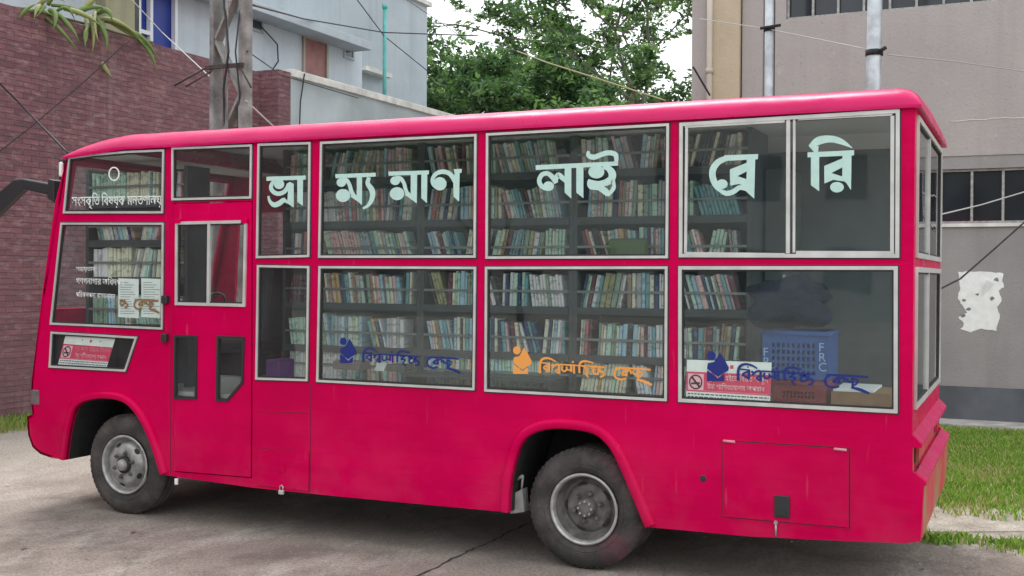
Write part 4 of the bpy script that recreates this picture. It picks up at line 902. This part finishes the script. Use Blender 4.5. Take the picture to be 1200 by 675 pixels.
def logo(mt, parent, dx=0, dz=0, mark=True, tail_only=False, sc=1.0):
    ref = S(600.8, 438.5)
    def tf(q): return (ref[0]+dx+(q[0]-ref[0])*sc, ref[1]+dz+(q[1]-ref[1])*sc)
    k = Ink(590, 395, 6.667, tf=tf); w_ = 13
    if mark:
        k.disk(103, 104, 30, 32).poly((140, 120), (158, 82), (180, 110), (221, 190), (216, 212), (168, 240), (150, 258), (74, 198), (80, 158), (122, 148)).poly((74, 208), (150, 268), (172, 246), (190, 236), (190, 288), (74, 288))
    if not tail_only:
        k.stroke([(284, 282), (284, 215), (298, 178), (335, 164), (375, 174), (412, 196)], [15, 15, 15, 13, 11, 7]).poly((298, 195), (362, 202), (362, 212), (298, 206)).stroke([(356, 205), (356, 276)], w_).stroke([(356, 216), (314, 238), (356, 268)], 11)
        k.stroke([(372, 216), (388, 230), (376, 246)], 11).stroke([(386, 236), (404, 218), (432, 212)], 11).stroke([(434, 210), (434, 288)], w_).stroke([(434, 246), (408, 264), (434, 284)], 10)
        k.stroke([(440, 214), (800, 236)], 9).stroke([(462, 226), (456, 250), (474, 268), (494, 252), (492, 230)], 11).stroke([(494, 256), (524, 256)], 10).stroke([(528, 220), (530, 272)], w_).stroke([(550, 214), (552, 286)], w_).disk(542, 194, 9)
        k.stroke([(592, 226), (594, 282)], w_).stroke([(594, 226), (602, 200), (640, 188), (706, 204)], [13, 14, 13, 8]).stroke([(618, 228), (660, 232), (630, 256), (666, 262), (646, 288), (664, 314)], 11)
    k.stroke([(692, 242), (734, 246), (700, 262), (716, 290), (744, 276), (738, 250)], 11).stroke([(756, 236), (752, 262), (784, 280), (776, 304), (754, 312)], 12)
    k.stroke([(872, 240), (1010, 246), (1152, 256)], 12).stroke([(895, 246), (868, 270), (874, 312), (918, 332), (960, 322)], 13).stroke([(955, 246), (962, 304)], w_).stroke([(956, 262), (920, 286), (960, 296)], 12).stroke([(964, 264), (992, 262), (996, 290)], 11)
    k.stroke([(1008, 262), (1020, 288), (1044, 290)], 11).stroke([(1048, 258), (1052, 336)], w_).stroke([(1056, 268), (1084, 280), (1074, 306), (1050, 316)], 11).stroke([(1040, 330), (1098, 346), (1162, 374)], [12, 18, 14])
    return k.build(mt, parent, 'logo')
ref = S(600.8, 438.5); c_ = S(398, 426); e_ = S(828, 447)
logo(M['orange'], WO_['d']); logo(M['blue'], WO_['c'], c_[0]-ref[0], c_[1]-ref[1]); logo(M['blue'], WO_['e'], e_[0]-ref[0], e_[1]-ref[1])
a_ = S(137, 352); r2 = S(690/6.667+590, 395+242/6.667); logo(M['brown'], WO_['A2'], a_[0]-r2[0]+.02, a_[1]-r2[1], False, True)

def text_mesh(body, parent, tl, tr, hpx, m, y=.0, name='lettering', italic=0):
    """Bengali text fitted between two pixels (left/right of the head line) on the side plane"""
    c = bpy.data.curves.new('t', 'FONT'); c.body = body; c.size = 1; c.extrude = 0; c.resolution_u = 3
    o = bpy.data.objects.new('t', c); me = bpy.data.meshes.new_from_object(o); bpy.data.objects.remove(o)
    co = np.array([v.co[:2] for v in me.vertices]); 
    if len(co) == 0: return None
    x0, x1 = co[:, 0].min(), co[:, 0].max(); A, B = Vector(S(*tl)), Vector(S(*tr)); hh = abs(S(tl[0], tl[1]+hpx)[1]-A.y); sx = (B-A).length/(x1-x0); ux = (B-A).normalized(); sz = hh/.62
    for v in me.vertices:
        t = (v.co.x-x0)*sx; zz = (v.co.y-.62)*sz; p = A+ux*(t+italic*zz); v.co = (p.x, y, p.y+zz)
    me.materials.append(m); return link(name, me, parent)
text_mesh('সংস্কৃতি িবষয়ক মন্ত্রণালয়'.replace('স্কৃতি', 'সকৃিত').replace('ন্ত্র', 'নত'), WO_['A1'], (84, 231), (189.5, 229.5), 10, M['white'])
k = Ink(75, 180, 9); k.stroke([(525+52*math.sin(t*math.pi/8), 213-68*math.cos(t*math.pi/8)) for t in range(17)], 14); k.build(M['white'], WO_['A1'], 'emblem')
text_mesh('সহায়তায়', WO_['A2'], (89, 313), (112, 313), 4.5, M['white'])
text_mesh('গণগ্রন্থাগার অিধদপ্তর'.replace('গ্র', 'গ').replace('ন্থ', 'ন').replace('প্ত', 'প'), WO_['A2'], (89, 326), (146, 328), 6.5, M['white'])
text_mesh('পিরকলপনা বাসতবায়ন', WO_['A2'], (89, 342.5), (135, 345), 5, M['white'])
# notices on the glass
def notice(parent, q, y=.009):
    """q: pixel quad tl,tr,br,bl ; white / red / white no-smoking notice"""
    tl, tr, br, bl = [Vector(S(*p)) for p in q]
    def B(u, v): return tuple(tl.lerp(tr, u).lerp(bl.lerp(br, u), v))
    mb = MB()
    def r_(u0, v0, u1, v1, m, dy): plate_mesh([[B(u0, v0), B(u1, v0), B(u1, v1), B(u0, v1)]], 1, y-dy-.0006, .0006, mb, m)
    r_(0, 0, 1, 1, 0, 0); r_(0, .30, 1, .80, 1, .001); r_(.02, .35, .21, .76, 2, .002)
    cu, cv = .115, .555
    ring = [[B(cu+.082*k_*math.cos(t*.314), cv+.19*k_*math.sin(t*.314)) for t in range(20)] for k_ in (1, .8)]
    plate_mesh(ring, 1, y-.0045, .0006, mb, 3)
    plate_mesh([[B(cu-.06, cv-.115), B(cu-.045, cv-.15), B(cu+.06, cv+.115), B(cu+.045, cv+.15)]], 1, y-.0053, .0006, mb, 3)
    plate_mesh([[B(cu-.055, cv+.02), B(cu+.05, cv-.0), B(cu+.05, cv+.05), B(cu-.055, cv+.07)]], 1, y-.0037, .0006, mb, 3)
    for i in range(2):
        u = .02
        while u < .97:
            w_ = rnd.uniform(.02, .055); v = .845+i*.075; r_(u, v, min(.98, u+w_), v+.028, 3, .001); u += w_+.012
    r_(.22, .765, .97, .772, 2, .002); r_(.52, .10, .56, .19, 1, .001); r_(.36, .11, .375, .15, 3, .001); r_(.72, .11, .735, .15, 3, .001)
    o = mb.build('notice', [M['paper'], M['red_print'], M['pink_print'], M['black_print']], parent, recalc=False)
    return o
def lerp2(q, u, v):
    a = Vector(q[0]).lerp(Vector(q[1]), u); b = Vector(q[3]).lerp(Vector(q[2]), u); return tuple(a.lerp(b, v))
q = [(804.5, 421.5), (904, 425), (902, 474), (803.5, 467.5)]; notice(WO_['e'], q)
# notice sits behind the blue lettering
text_mesh('ধূমপান হইতে িবরত থাকুন'.replace('তে', 'েত'), WO_['e'], lerp2(q, .25, .37), lerp2(q, .97, .37), 5.5, M['white'], .004)
text_mesh('ইহা শািসতেযাগ্য অপরাধ'.replace('গ্য', 'গয'), WO_['e'], lerp2(q, .25, .60), lerp2(q, .93, .60), 5, M['white'], .004)
q = [(76, 392.5), (134, 397), (124, 431), (67, 427)]; notice(WO_['SL'], q)
text_mesh('ধূমপান হইেত িবরত', WO_['SL'], lerp2(q, .26, .36), lerp2(q, .97, .36), 4, M['pink_print'], .004); text_mesh('ইহা শািসতেযাগয অপরাধ', WO_['SL'], lerp2(q, .3, .6), lerp2(q, .93, .6), 4, M['white'], .004)
# two sheets of paper in the lower front window
for (x0, x1) in ((137.5, 161.5), (164.5, 190)):
    mb = MB(); plate_mesh([W((x0, 371.5), (x1, 373), (x1, 327), (x0, 326))], 1, .009, .0008, mb, 0)
    for i in range(14):
        yy = 331+i*2.8; w_ = rnd.uniform(.55, .95) if i else .5
        plate_mesh([W((x0+2.5, yy+.45), (x0+2.5+(x1-x0-5)*w_, yy+.6), (x0+2.5+(x1-x0-5)*w_, yy-.3), (x0+2.5, yy-.45))], 1, .0084, .0004, mb, 1)
    mb.build('printed_sheet', [M['paper'], mat('grey_print', (.32, .34, .33), .7)], WO_['A2'], recalc=False)

# ------------------------------------------------------------------ library inside
SY0, SY1 = 1.20, 1.72
rows = [2.600, 2.258, 1.928, 1.600, 1.252, .985]
def bookcase(x0, x1, zs, label, y0=SY0, y1=SY1, zb=.962, zt=2.858, rail=True):
    t_ = empty('bookcase', ((x0+x1)/2, (y0+y1)/2, zb))
    for x in (x0, x1-.03): mb = MB(); mb.box((x, y0, zb), (x+.03, y1, zt)); mb.build('side_panel', M['shelf'], t_)
    mb = MB(); mb.box((x0+.031, y1-.02, zb), (x1-.031, y1, zt)); mb.build('back_panel', M['shelf'], t_)
    for z in zs:
        mb = MB(); mb.box((x0+.031, y0+.003, z-.022), (x1-.031, y1-.021, z)); mb.box((x0+.031, y0-.006, z-.05), (x1-.031, y0+.002, z+.004)); mb.build('shelf', M['shelf'], t_)
        if rail: mb = MB(); mb.box((x0+.031, y0-.002, z+.108), (x1-.031, y0+.006, z+.126)); mb.build('rail', M['shelf_edge'], t_)
    return tag(t_, label, 'bookcase', 'bookcases inside the bus')
bookcase(2.942, 4.25, rows, 'grey bookcase behind the right half of third tall window pair and left of fourth')
bookcase(1.664, 2.94, rows, 'grey bookcase behind the second and third tall window pairs')
bookcase(.36, 1.662, rows, 'grey bookcase behind the narrow window pair beside the door')
bookcase(-.90, .13, [1.43, 1.80, 2.09, 2.40], 'small low grey bookcase at the front end behind the foremost windows', .30, .56, .962, 2.66)
COL = [('cream', (.50, .45, .34)), ('dull green', (.14, .22, .15)), ('teal', (.07, .22, .25)), ('grey', (.26, .27, .27)), ('faded red', (.30, .09, .08)), ('maroon', (.14, .035, .06)), ('dark blue', (.03, .06, .16)), ('pale blue', (.22, .36, .44)),
 ('white', (.66, .66, .60)), ('olive', (.22, .21, .09)), ('brown', (.16, .10, .06)), ('pale pink', (.48, .28, .28)), ('black', (.035, .037, .04)), ('mint green', (.30, .44, .36)), ('ochre', (.42, .28, .10))]
WT = [11, 6, 7, 9, 3, 3, 3, 9, 10, 4, 3, 6, 3, 11, 2]
pages = mat('book_pages', (.55, .50, .40), .9)
COL = [(n, tuple(min(.85, v*1.7+.06) for v in c)) if n not in ('black', 'dark blue', 'maroon') else (n, c) for n, c in COL]
def spine(name, c):
    m = mat('book_'+name.replace(' ', '_'), c, .55); t = NT(m); oi = t.n.new('ShaderNodeObjectInfo')
    ad = t.n.new('ShaderNodeVectorMath'); ad.operation = 'ADD'; t.l.new(t.g, ad.inputs[0]); t.l.new(oi.outputs['Location'], ad.inputs[1])
    mp = t.n.new('ShaderNodeMapping'); mp.inputs['Scale'].default_value = (18, 4, 26); t.l.new(t.g, mp.inputs['Vector'])
    f = t.ramp(t.noise(1., 3, mp.outputs['Vector']), (.56, 0.), (.60, 1.)); lab = tuple(min(1, x*1.5+.12) for x in c) if sum(c) < .8 else tuple(x*.45 for x in c)
    t.col(t.mix(t.math('MULTIPLY', f, .6), c, lab)); return m
BMAT = [spine(n, c) for n, c in COL]
def book_verts(w, h, d):
    return w, h, d
def add_book(mb, x, y, z, w, h, d, lean, mi, pm):
    """box with a slightly rounded spine (towards -y) and page block showing on top"""
    prof = [(-w/2, .004), (-w/2+w*.18, -.002), (0, -.004), (w/2-w*.18, -.002), (w/2, .004), (w/2, d), (-w/2, d)]
    def T(px_, py_, pz_): c, s_ = math.cos(lean), math.sin(lean); return (x+px_*c+pz_*s_, y+py_, z-px_*s_*(1 if lean else 0)+pz_*c+(abs(s_)*w/2))
    A = [mb.bm.verts.new(T(a, b, 0)) for a, b in prof]; B = [mb.bm.verts.new(T(a, b, h)) for a, b in prof]
    n = len(prof); f = mb.bm.faces.new(A[::-1]); f.material_index = pm; f = mb.bm.faces.new(B); f.material_index = pm
    for i in range(n): f = mb.bm.faces.new((A[i], A[(i+1) % n], B[(i+1) % n], B[i])); f.material_index = mi
def fill_row(x0, x1, z, emit_, hmax=.262, seed=0):
    r = random.Random(seed); x = x0+.012; lean = 0; pl_ = 0; run = 0; topic = 0
    while x < x1-.03:
        if run <= 0:
            run = r.randint(4, 14); pl_ = lean; lean = r.choice((0, 0, .03, .06, .1, .16, .24, -.05, -.12, -.2, -.28, .2)); hb = r.uniform(min(.218, hmax-.02), hmax-.004); ci = r.choices(range(len(COL)), WT)[0]; same = r.random() < .16
            if r.random() < .12: x += r.uniform(.02, .08)
            x += max(0, hb*(math.sin(pl_)-math.sin(lean)))*.97 if (lean < pl_) else 0
        run -= 1; w = r.choice((.014, .018, .022, .026, .028, .03, .036, .042)) if not same else .026
        h = min(hmax, hb+r.uniform(-.012, .012)); c = ci if (same and r.random() < .85) else r.choices(range(len(COL)), WT)[0]
        if x+w+h*max(0, math.sin(lean)) > x1-.03: lean = 0
        if x+w > x1-.032: break
        emit_(x+w/2, z+.002, w*.87, h, c, lean+r.uniform(-.006, .006) if lean else 0); x += w/math.cos(lean)+.0008
ORD = ['topmost', 'second', 'third', 'fourth', 'fifth', 'lowest']; BN = {0: 'bookcase nearest the bus rear', 1: 'middle bookcase'}
PROTO = {}
cnt = [0]; NBK = []
def indiv(bay, row):
    def f(x, z, w, h, c, lean):
        key = (c,)
        if key not in PROTO:
            mb = MB(); add_book(mb, 0, 0, 0, 1, 1, 1, 0, 0, 1); me = bpy.data.meshes.new('book'); 
            # unit book; profile depths are relative
            mb.bm.free(); bm = bmesh.new(); prof = [(-.5, .03), (-.32, .006), (0, 0), (.32, .006), (.5, .03), (.5, 1), (-.5, 1)]
            A = [bm.verts.new((a, b, 0)) for a, b in prof]; B = [bm.verts.new((a, b, 1)) for a, b in prof]
            q = bm.faces.new(A[::-1]); q.material_index = 1; q = bm.faces.new(B); q.material_index = 1
            for i in range(7): bm.faces.new((A[i], A[(i+1) % 7], B[(i+1) % 7], B[i]))
            bm.to_mesh(me); bm.free(); me.materials.append(BMAT[c]); me.materials.append(pages); PROTO[key] = me
        o = bpy.data.objects.new('book', PROTO[key]); scene.collection.objects.link(o)
        o.location = (x, SY0+.012+rnd.uniform(0, .018), z+(abs(math.sin(lean))*w/2)); o.rotation_euler = (0, lean, 0); o.scale = (w, rnd.uniform(.13, .17), h)
        NBK.append((o, x, w, lean, c, row, bay)); cnt[0] += 1; return
        th = 'thick' if w > .03 else 'thin' if w < .019 else 'medium'; ln = ' leaning' if abs(lean) > .08 else ' upright'
        tag(o, f'{th}{ln} {COL[c][0]} book on the {ORD[row]} shelf of the {BN[bay]}', 'book', 'books on the shelves'); cnt[0] += 1
    return f
stuff = MB()
def emit_stuff(y):
    def f(x, z, w, h, c, lean): add_book(stuff, x, y+rnd.uniform(0, .02), z, w, h, rnd.uniform(.12, .16), lean, c, len(COL))
    return f
bays = [(2.975, 4.218), (1.697, 2.908), (.393, 1.630)]
for bi, (x0, x1) in enumerate(bays):
    for ri, z in enumerate(rows):
        hm = .15 if ri == 0 else .262
        hm = .252 if ri == 0 else .225 if ri == 5 else hm
        em = indiv(bi, ri) if (bi == 0 or (bi == 1 and ri in ())) else emit_stuff(SY0+.012)
        if bi == 0 and ri == 5: x0_ = x0
        fill_row(x0, x1, z, em, min(.262, hm), 100+bi*10+ri)
for z in (1.43, 1.80, 2.09, 2.40): fill_row(-.865, .095, z, emit_stuff(.315), .24, int(z*100))
seen = {}
for i, (o, x, w, lean, c, row, bay) in enumerate(NBK):
    th = 'thick' if w > .03 else 'thin' if w < .019 else 'medium'; ln = 'leaning' if abs(lean) > .08 else 'upright'
    L = NBK[i-1] if i and NBK[i-1][5:] == (row, bay) else None; Q = NBK[i+1] if i+1 < len(NBK) and NBK[i+1][5:] == (row, bay) else None
    where = (f'among {COL[c][0]} ones' if L[4] == Q[4] == c else f'between {COL[L[4]][0]} and {COL[Q[4]][0]}') if L and Q else ('first from the left' if Q else 'last at the right end')
    lab = f'{th} {ln} {COL[c][0]} book {where}, {ORD[row]} shelf, rear bookcase'
    if lab in seen:
        pos = ['far left', 'left part', 'middle', 'right part', 'far right'][min(4, int((x-2.975)/1.243*5))]; lab = f'{ln} {COL[c][0]} book {where}, {pos} of {ORD[row]} shelf, rear bookcase'
    seen[lab] = 1; tag(o, lab, 'book', 'books on the shelves')
print('individual books', cnt[0])
tag(stuff.build('shelved_books', BMAT+[pages]), 'rows of books of mixed colours on the shelves nearer the front of the bus', 'books', kind='stuff')

# things lying about inside
def on_(px, py, y): return on(px, py, 1, y)
# green box at the third shelf
a, b = on_(712, 300, 1.06), on_(756, 279, 1.06)
mb = MB(); mb.box((a.x, 1.06, 1.952), (b.x, 1.16, b.z), bev=.02); mb.box((a.x+.10, 1.052, 1.99), (a.x+.20, 1.059, 2.04)); g_ = mb.build('storage_box', [mat('olive_green_plastic', (.10, .16, .05), .5, 0, .15, 8)]); tag(g_, 'olive green plastic box in front of the third shelf, seen low in upper window', 'box')
mb = MB(); mb.box((a.x-.08, 1.02, 1.925), (b.x+.06, 1.192, 1.95)); tag(mb.build('narrow_ledge', M['shelf']), 'narrow grey ledge under the olive green box in front of the bookcase', 'shelf')
# bench at the rear carrying crates
t_ = empty('bench', (4.8, .75, .96)); mb = MB(); mb.box((4.28, .42, 1.03), (5.33, 1.05, 1.06), bev=.004); mb.build('seat', mat('plywood', (.30, .20, .11), .7, 0, .25, 8), t_)
for x in (4.33, 5.27):
    for y in (.46, 1.01): mb = MB(); mb.box((x-.02, y-.02, .962), (x+.02, y+.02, 1.029)); mb.build('leg', M['shelf'], t_)
tag(t_, 'low plywood bench inside the rear of the bus, carrying the crates', 'bench')
def crate(name, x0, x1, y0, y1, z0, z1, m, label, letters=False):
    t_ = empty(name, ((x0+x1)/2, (y0+y1)/2, z0)); mb = MB(); T = .012
    # slotted front
    def slots(u0, u1, w0, w1):
        h = []; n = 9; rws = max(2, int((w1-w0)/.05))
        for i in range(n):
            for j in range(rws): a = u0+.06+(u1-u0-.12)*i/n; c = w0+.03+(w1-w0-.06)*j/rws; h.append([(a, c), (a+(u1-u0-.12)/n*.55, c), (a+(u1-u0-.12)/n*.55, c+(w1-w0-.06)/rws*.65), (a, c+(w1-w0-.06)/rws*.65)])
        return h
    plate_mesh([[(x0, z0), (x1, z0), (x1, z1-.025), (x0, z1-.025)]]+slots(x0, x1, z0, z1-.03), 1, y0, T, mb); plate_mesh([[(x0, z0), (x1, z0), (x1, z1-.025), (x0, z1-.025)]]+slots(x0, x1, z0, z1-.03), 1, y1-T, T, mb)
    for x in (x0, x1-T): mb.box((x, y0+T+.0005, z0), (x+T, y1-T-.0005, z1-.025))
    mb.box((x0+T, y0+T, z0+.001), (x1-T, y1-T, z0+.012)); mb.build('body', m, t_)
    mb = MB(); plate_mesh([[(x0-.012, y0-.012), (x1+.012, y0-.012), (x1+.012, y1+.012), (x0-.012, y1+.012)], [(x0+T, y0+T), (x1-T, y0+T), (x1-T, y1-T), (x0+T, y1-T)]], 2, z1-.024, .024, mb); mb.build('rim', m, t_)
    if letters:
        c = bpy.data.curves.new('t', 'FONT'); c.body = 'F\nR\nC'; c.size = .075; c.space_line = .8; o = bpy.data.objects.new('t', c); me = bpy.data.meshes.new_from_object(o); bpy.data.objects.remove(o); me.transform(Matrix.Translation((x1-.055, y0-.0015, z1-.12))@Matrix.Rotation(R(90), 4, 'X')); me.materials.append(mat('pale_blue_print', (.35, .5, .7), .5)); link('letters', me, t_)
        me = me.copy(); o2 = bpy.data.objects.new('letters', me); scene.collection.objects.link(o2); o2.parent = t_; o2.location = Vector((x0+.012-(x1-.055), 0, 0))+bpy.data.objects[t_.children[-1].name].location if False else (x0+.03-(x0+x1)/2, y0-.0015-(y0+y1)/2, z1-.28-z0)
    return tag(t_, label, 'crate', 'plastic crates on the bench')
a, b = on_(906, 472, .5), on_(968, 443, .5); c, d = on_(893, 443, .5), on_(970, 389, .5)
crate('plastic_crate', a.x, b.x, .50, .90, 1.062, c.z-.005, mat('dark_red_plastic', (.22, .02, .03), .45), 'dark red slotted plastic crate on the bench under the blue crate')
crate('plastic_crate', c.x, d.x, .50, .92, c.z, d.z, mat('blue_plastic', (.015, .085, .30), .45), 'blue slotted plastic crate with pale letters stacked on the red crate', True)
# navy bundle on the blue crate
def blob(name, c, s, m, seed, label, cat, amp=.25):
    bm = bmesh.new(); bmesh.ops.create_icosphere(bm, subdivisions=4, radius=1)
    for v in bm.verts:
        n_ = noise.noise(v.co*1.3+Vector((seed, 0, 0)))*amp+noise.noise(v.co*3.5+Vector((0, seed, 0)))*amp*.4; v.co *= 1+n_; v.co = Vector((c[0]+v.co.x*s[0], c[1]+v.co.y*s[1], max(c[2]-s[2]*.86, c[2]+v.co.z*s[2])))
    for f in bm.faces: f.smooth = True
    mb = MB(); mb.bm.free(); mb.bm = bm; return mb
navy = mat('navy_cloth', (.006, .012, .04), .8, 0, .3, 12, .5, 30)
bd = on_(928, 357, .7); t_ = empty('cloth_bag', (bd.x, .7, d.z)); mb = blob('b', (bd.x-.03, .72, d.z+.16), (.25, .2, .175), navy, 3, '', '', .5); mb.build('bag_body', navy, t_)
kx = on_(955, 345, .7); mb = blob('b', (kx.x, .72, kx.z), (.10, .10, .07), navy, 7, '', ''); mb.build('knot', navy, t_)
tag(t_, 'bulging navy cloth bag tied at the top resting on the blue crate', 'bag')
# cardboard box and paper
a, b = on_(970, 472, .5), on_(1044, 458, .5); cb_ = mat('cardboard', (.30, .18, .09), .8, 0, .15, 10)
t_ = empty('cardboard_box', ((a.x+b.x)/2, .7, 1.062)); mb = MB(); mb.box((a.x+.02, .5, 1.062), (b.x, .95, b.z-.02)); mb.build('box_body', cb_, t_)
mb = MB(); mb.box((a.x+.03, .51, b.z-.018), (b.x-.1, .94, b.z-.005)); mb.build('lid_flap', M['paper'], t_); tag(t_, 'open brown cardboard box with a white flap on the bench at the rear corner', 'box')
# purple tin behind narrow lower window
a, b = on_(311, 441, .5), on_(327, 422, .5); mb = MB(); mb.box((a.x, .5, .96), (b.x, .7, b.z), bev=.012); tag(mb.build('purple_box', mat('purple_plastic', (.16, .05, .22), .5, 0, .2, 12)), 'small purple box standing low behind the narrow lower window', 'box')
# white folder and grey file lower in window c
a, b = on_(438, 448, .96), on_(452, 426, .96)
mb = MB(); mb.prism([(a.x, 1.09), (b.x-.02, 1.09), (b.x+.01, b.z), (a.x+.03, b.z+.01)], 1, .96, .99); tag(mb.build('white_folder', M['paper'], bevel=.003), 'white folder standing upright on the ledge behind second lower window', 'folder')
a, b = on_(453, 448, .96), on_(474, 428, .96)
mb = MB(); mb.box((a.x, .96, 1.09), (b.x, 1.11, b.z), bev=.004); tag(mb.build('box_file', mat('grey_brown_board', (.13, .12, .10), .7, 0, .2, 20)), 'grey brown box file right of the white folder behind second lower window', 'file')
a, b = on_(390, 447, .96), on_(422, 424, .96)
mb = MB(); mb.box((a.x, .96, 1.09), (b.x, 1.11, b.z), bev=.006); mb.box((a.x+.08, .953, 1.14), (b.x-.06, .959, 1.18), m=1); tag(mb.build('carton', [mat('dusty_brown_carton', (.20, .15, .13), .8, 0, .2, 10), M['paper']]), 'dusty brown carton with a white label behind the blue emblem', 'box')
mb = MB(); mb.box((1.66, .91, 1.065), (2.90, 1.185, 1.088)); mb.box((1.66, .91, .962), (1.70, 1.185, 1.0645)); mb.box((2.86, .91, .962), (2.90, 1.185, 1.0645)); tag(mb.build('low_table', M['shelf']), 'low grey table in front of the middle bookcase carrying carton and folder', 'table')
# grey cabinet in the rear corner
t_ = empty('metal_cabinet', (4.95, 1.8, .962)); mb = MB(); mb.box((4.27, 1.55, .962), (4.44, 1.99, 2.6), bev=.004); mb.build('cabinet_body', mat('cabinet_grey', (.10, .115, .115), .5, .1, .15, 3), t_)
mb = MB(); mb.box((4.40, 1.536, 1.7), (4.42, 1.549, 1.85)); mb.build('handle', M['alu'], t_); tag(t_, 'tall dark grey metal cabinet right of the bookcases at the bus rear', 'cabinet')
# passenger / driver area
t_ = empty('driver_seat', (-.35, 1.5, .96)); sm = mat('seat_cloth', (.05, .055, .06), .8)
mb = MB(); mb.box((-.45, 1.25, 1.15), (.02, 1.75, 1.28), bev=.04); mb.build('seat', sm, t_)
mb = MB(); mb.prism([(-.02, 1.25), (.12, 1.25), (.22, 1.95), (.10, 1.95)], 1, 1.25, 1.75); mb.build('backrest', sm, t_, bevel=.04)
mb = MB(); mb.box((-.4, 1.3, .962), (-.02, 1.7, 1.149)); mb.build('pedestal', M['dark'], t_); tag(t_, 'dark driver seat at the front of the bus', 'seat')
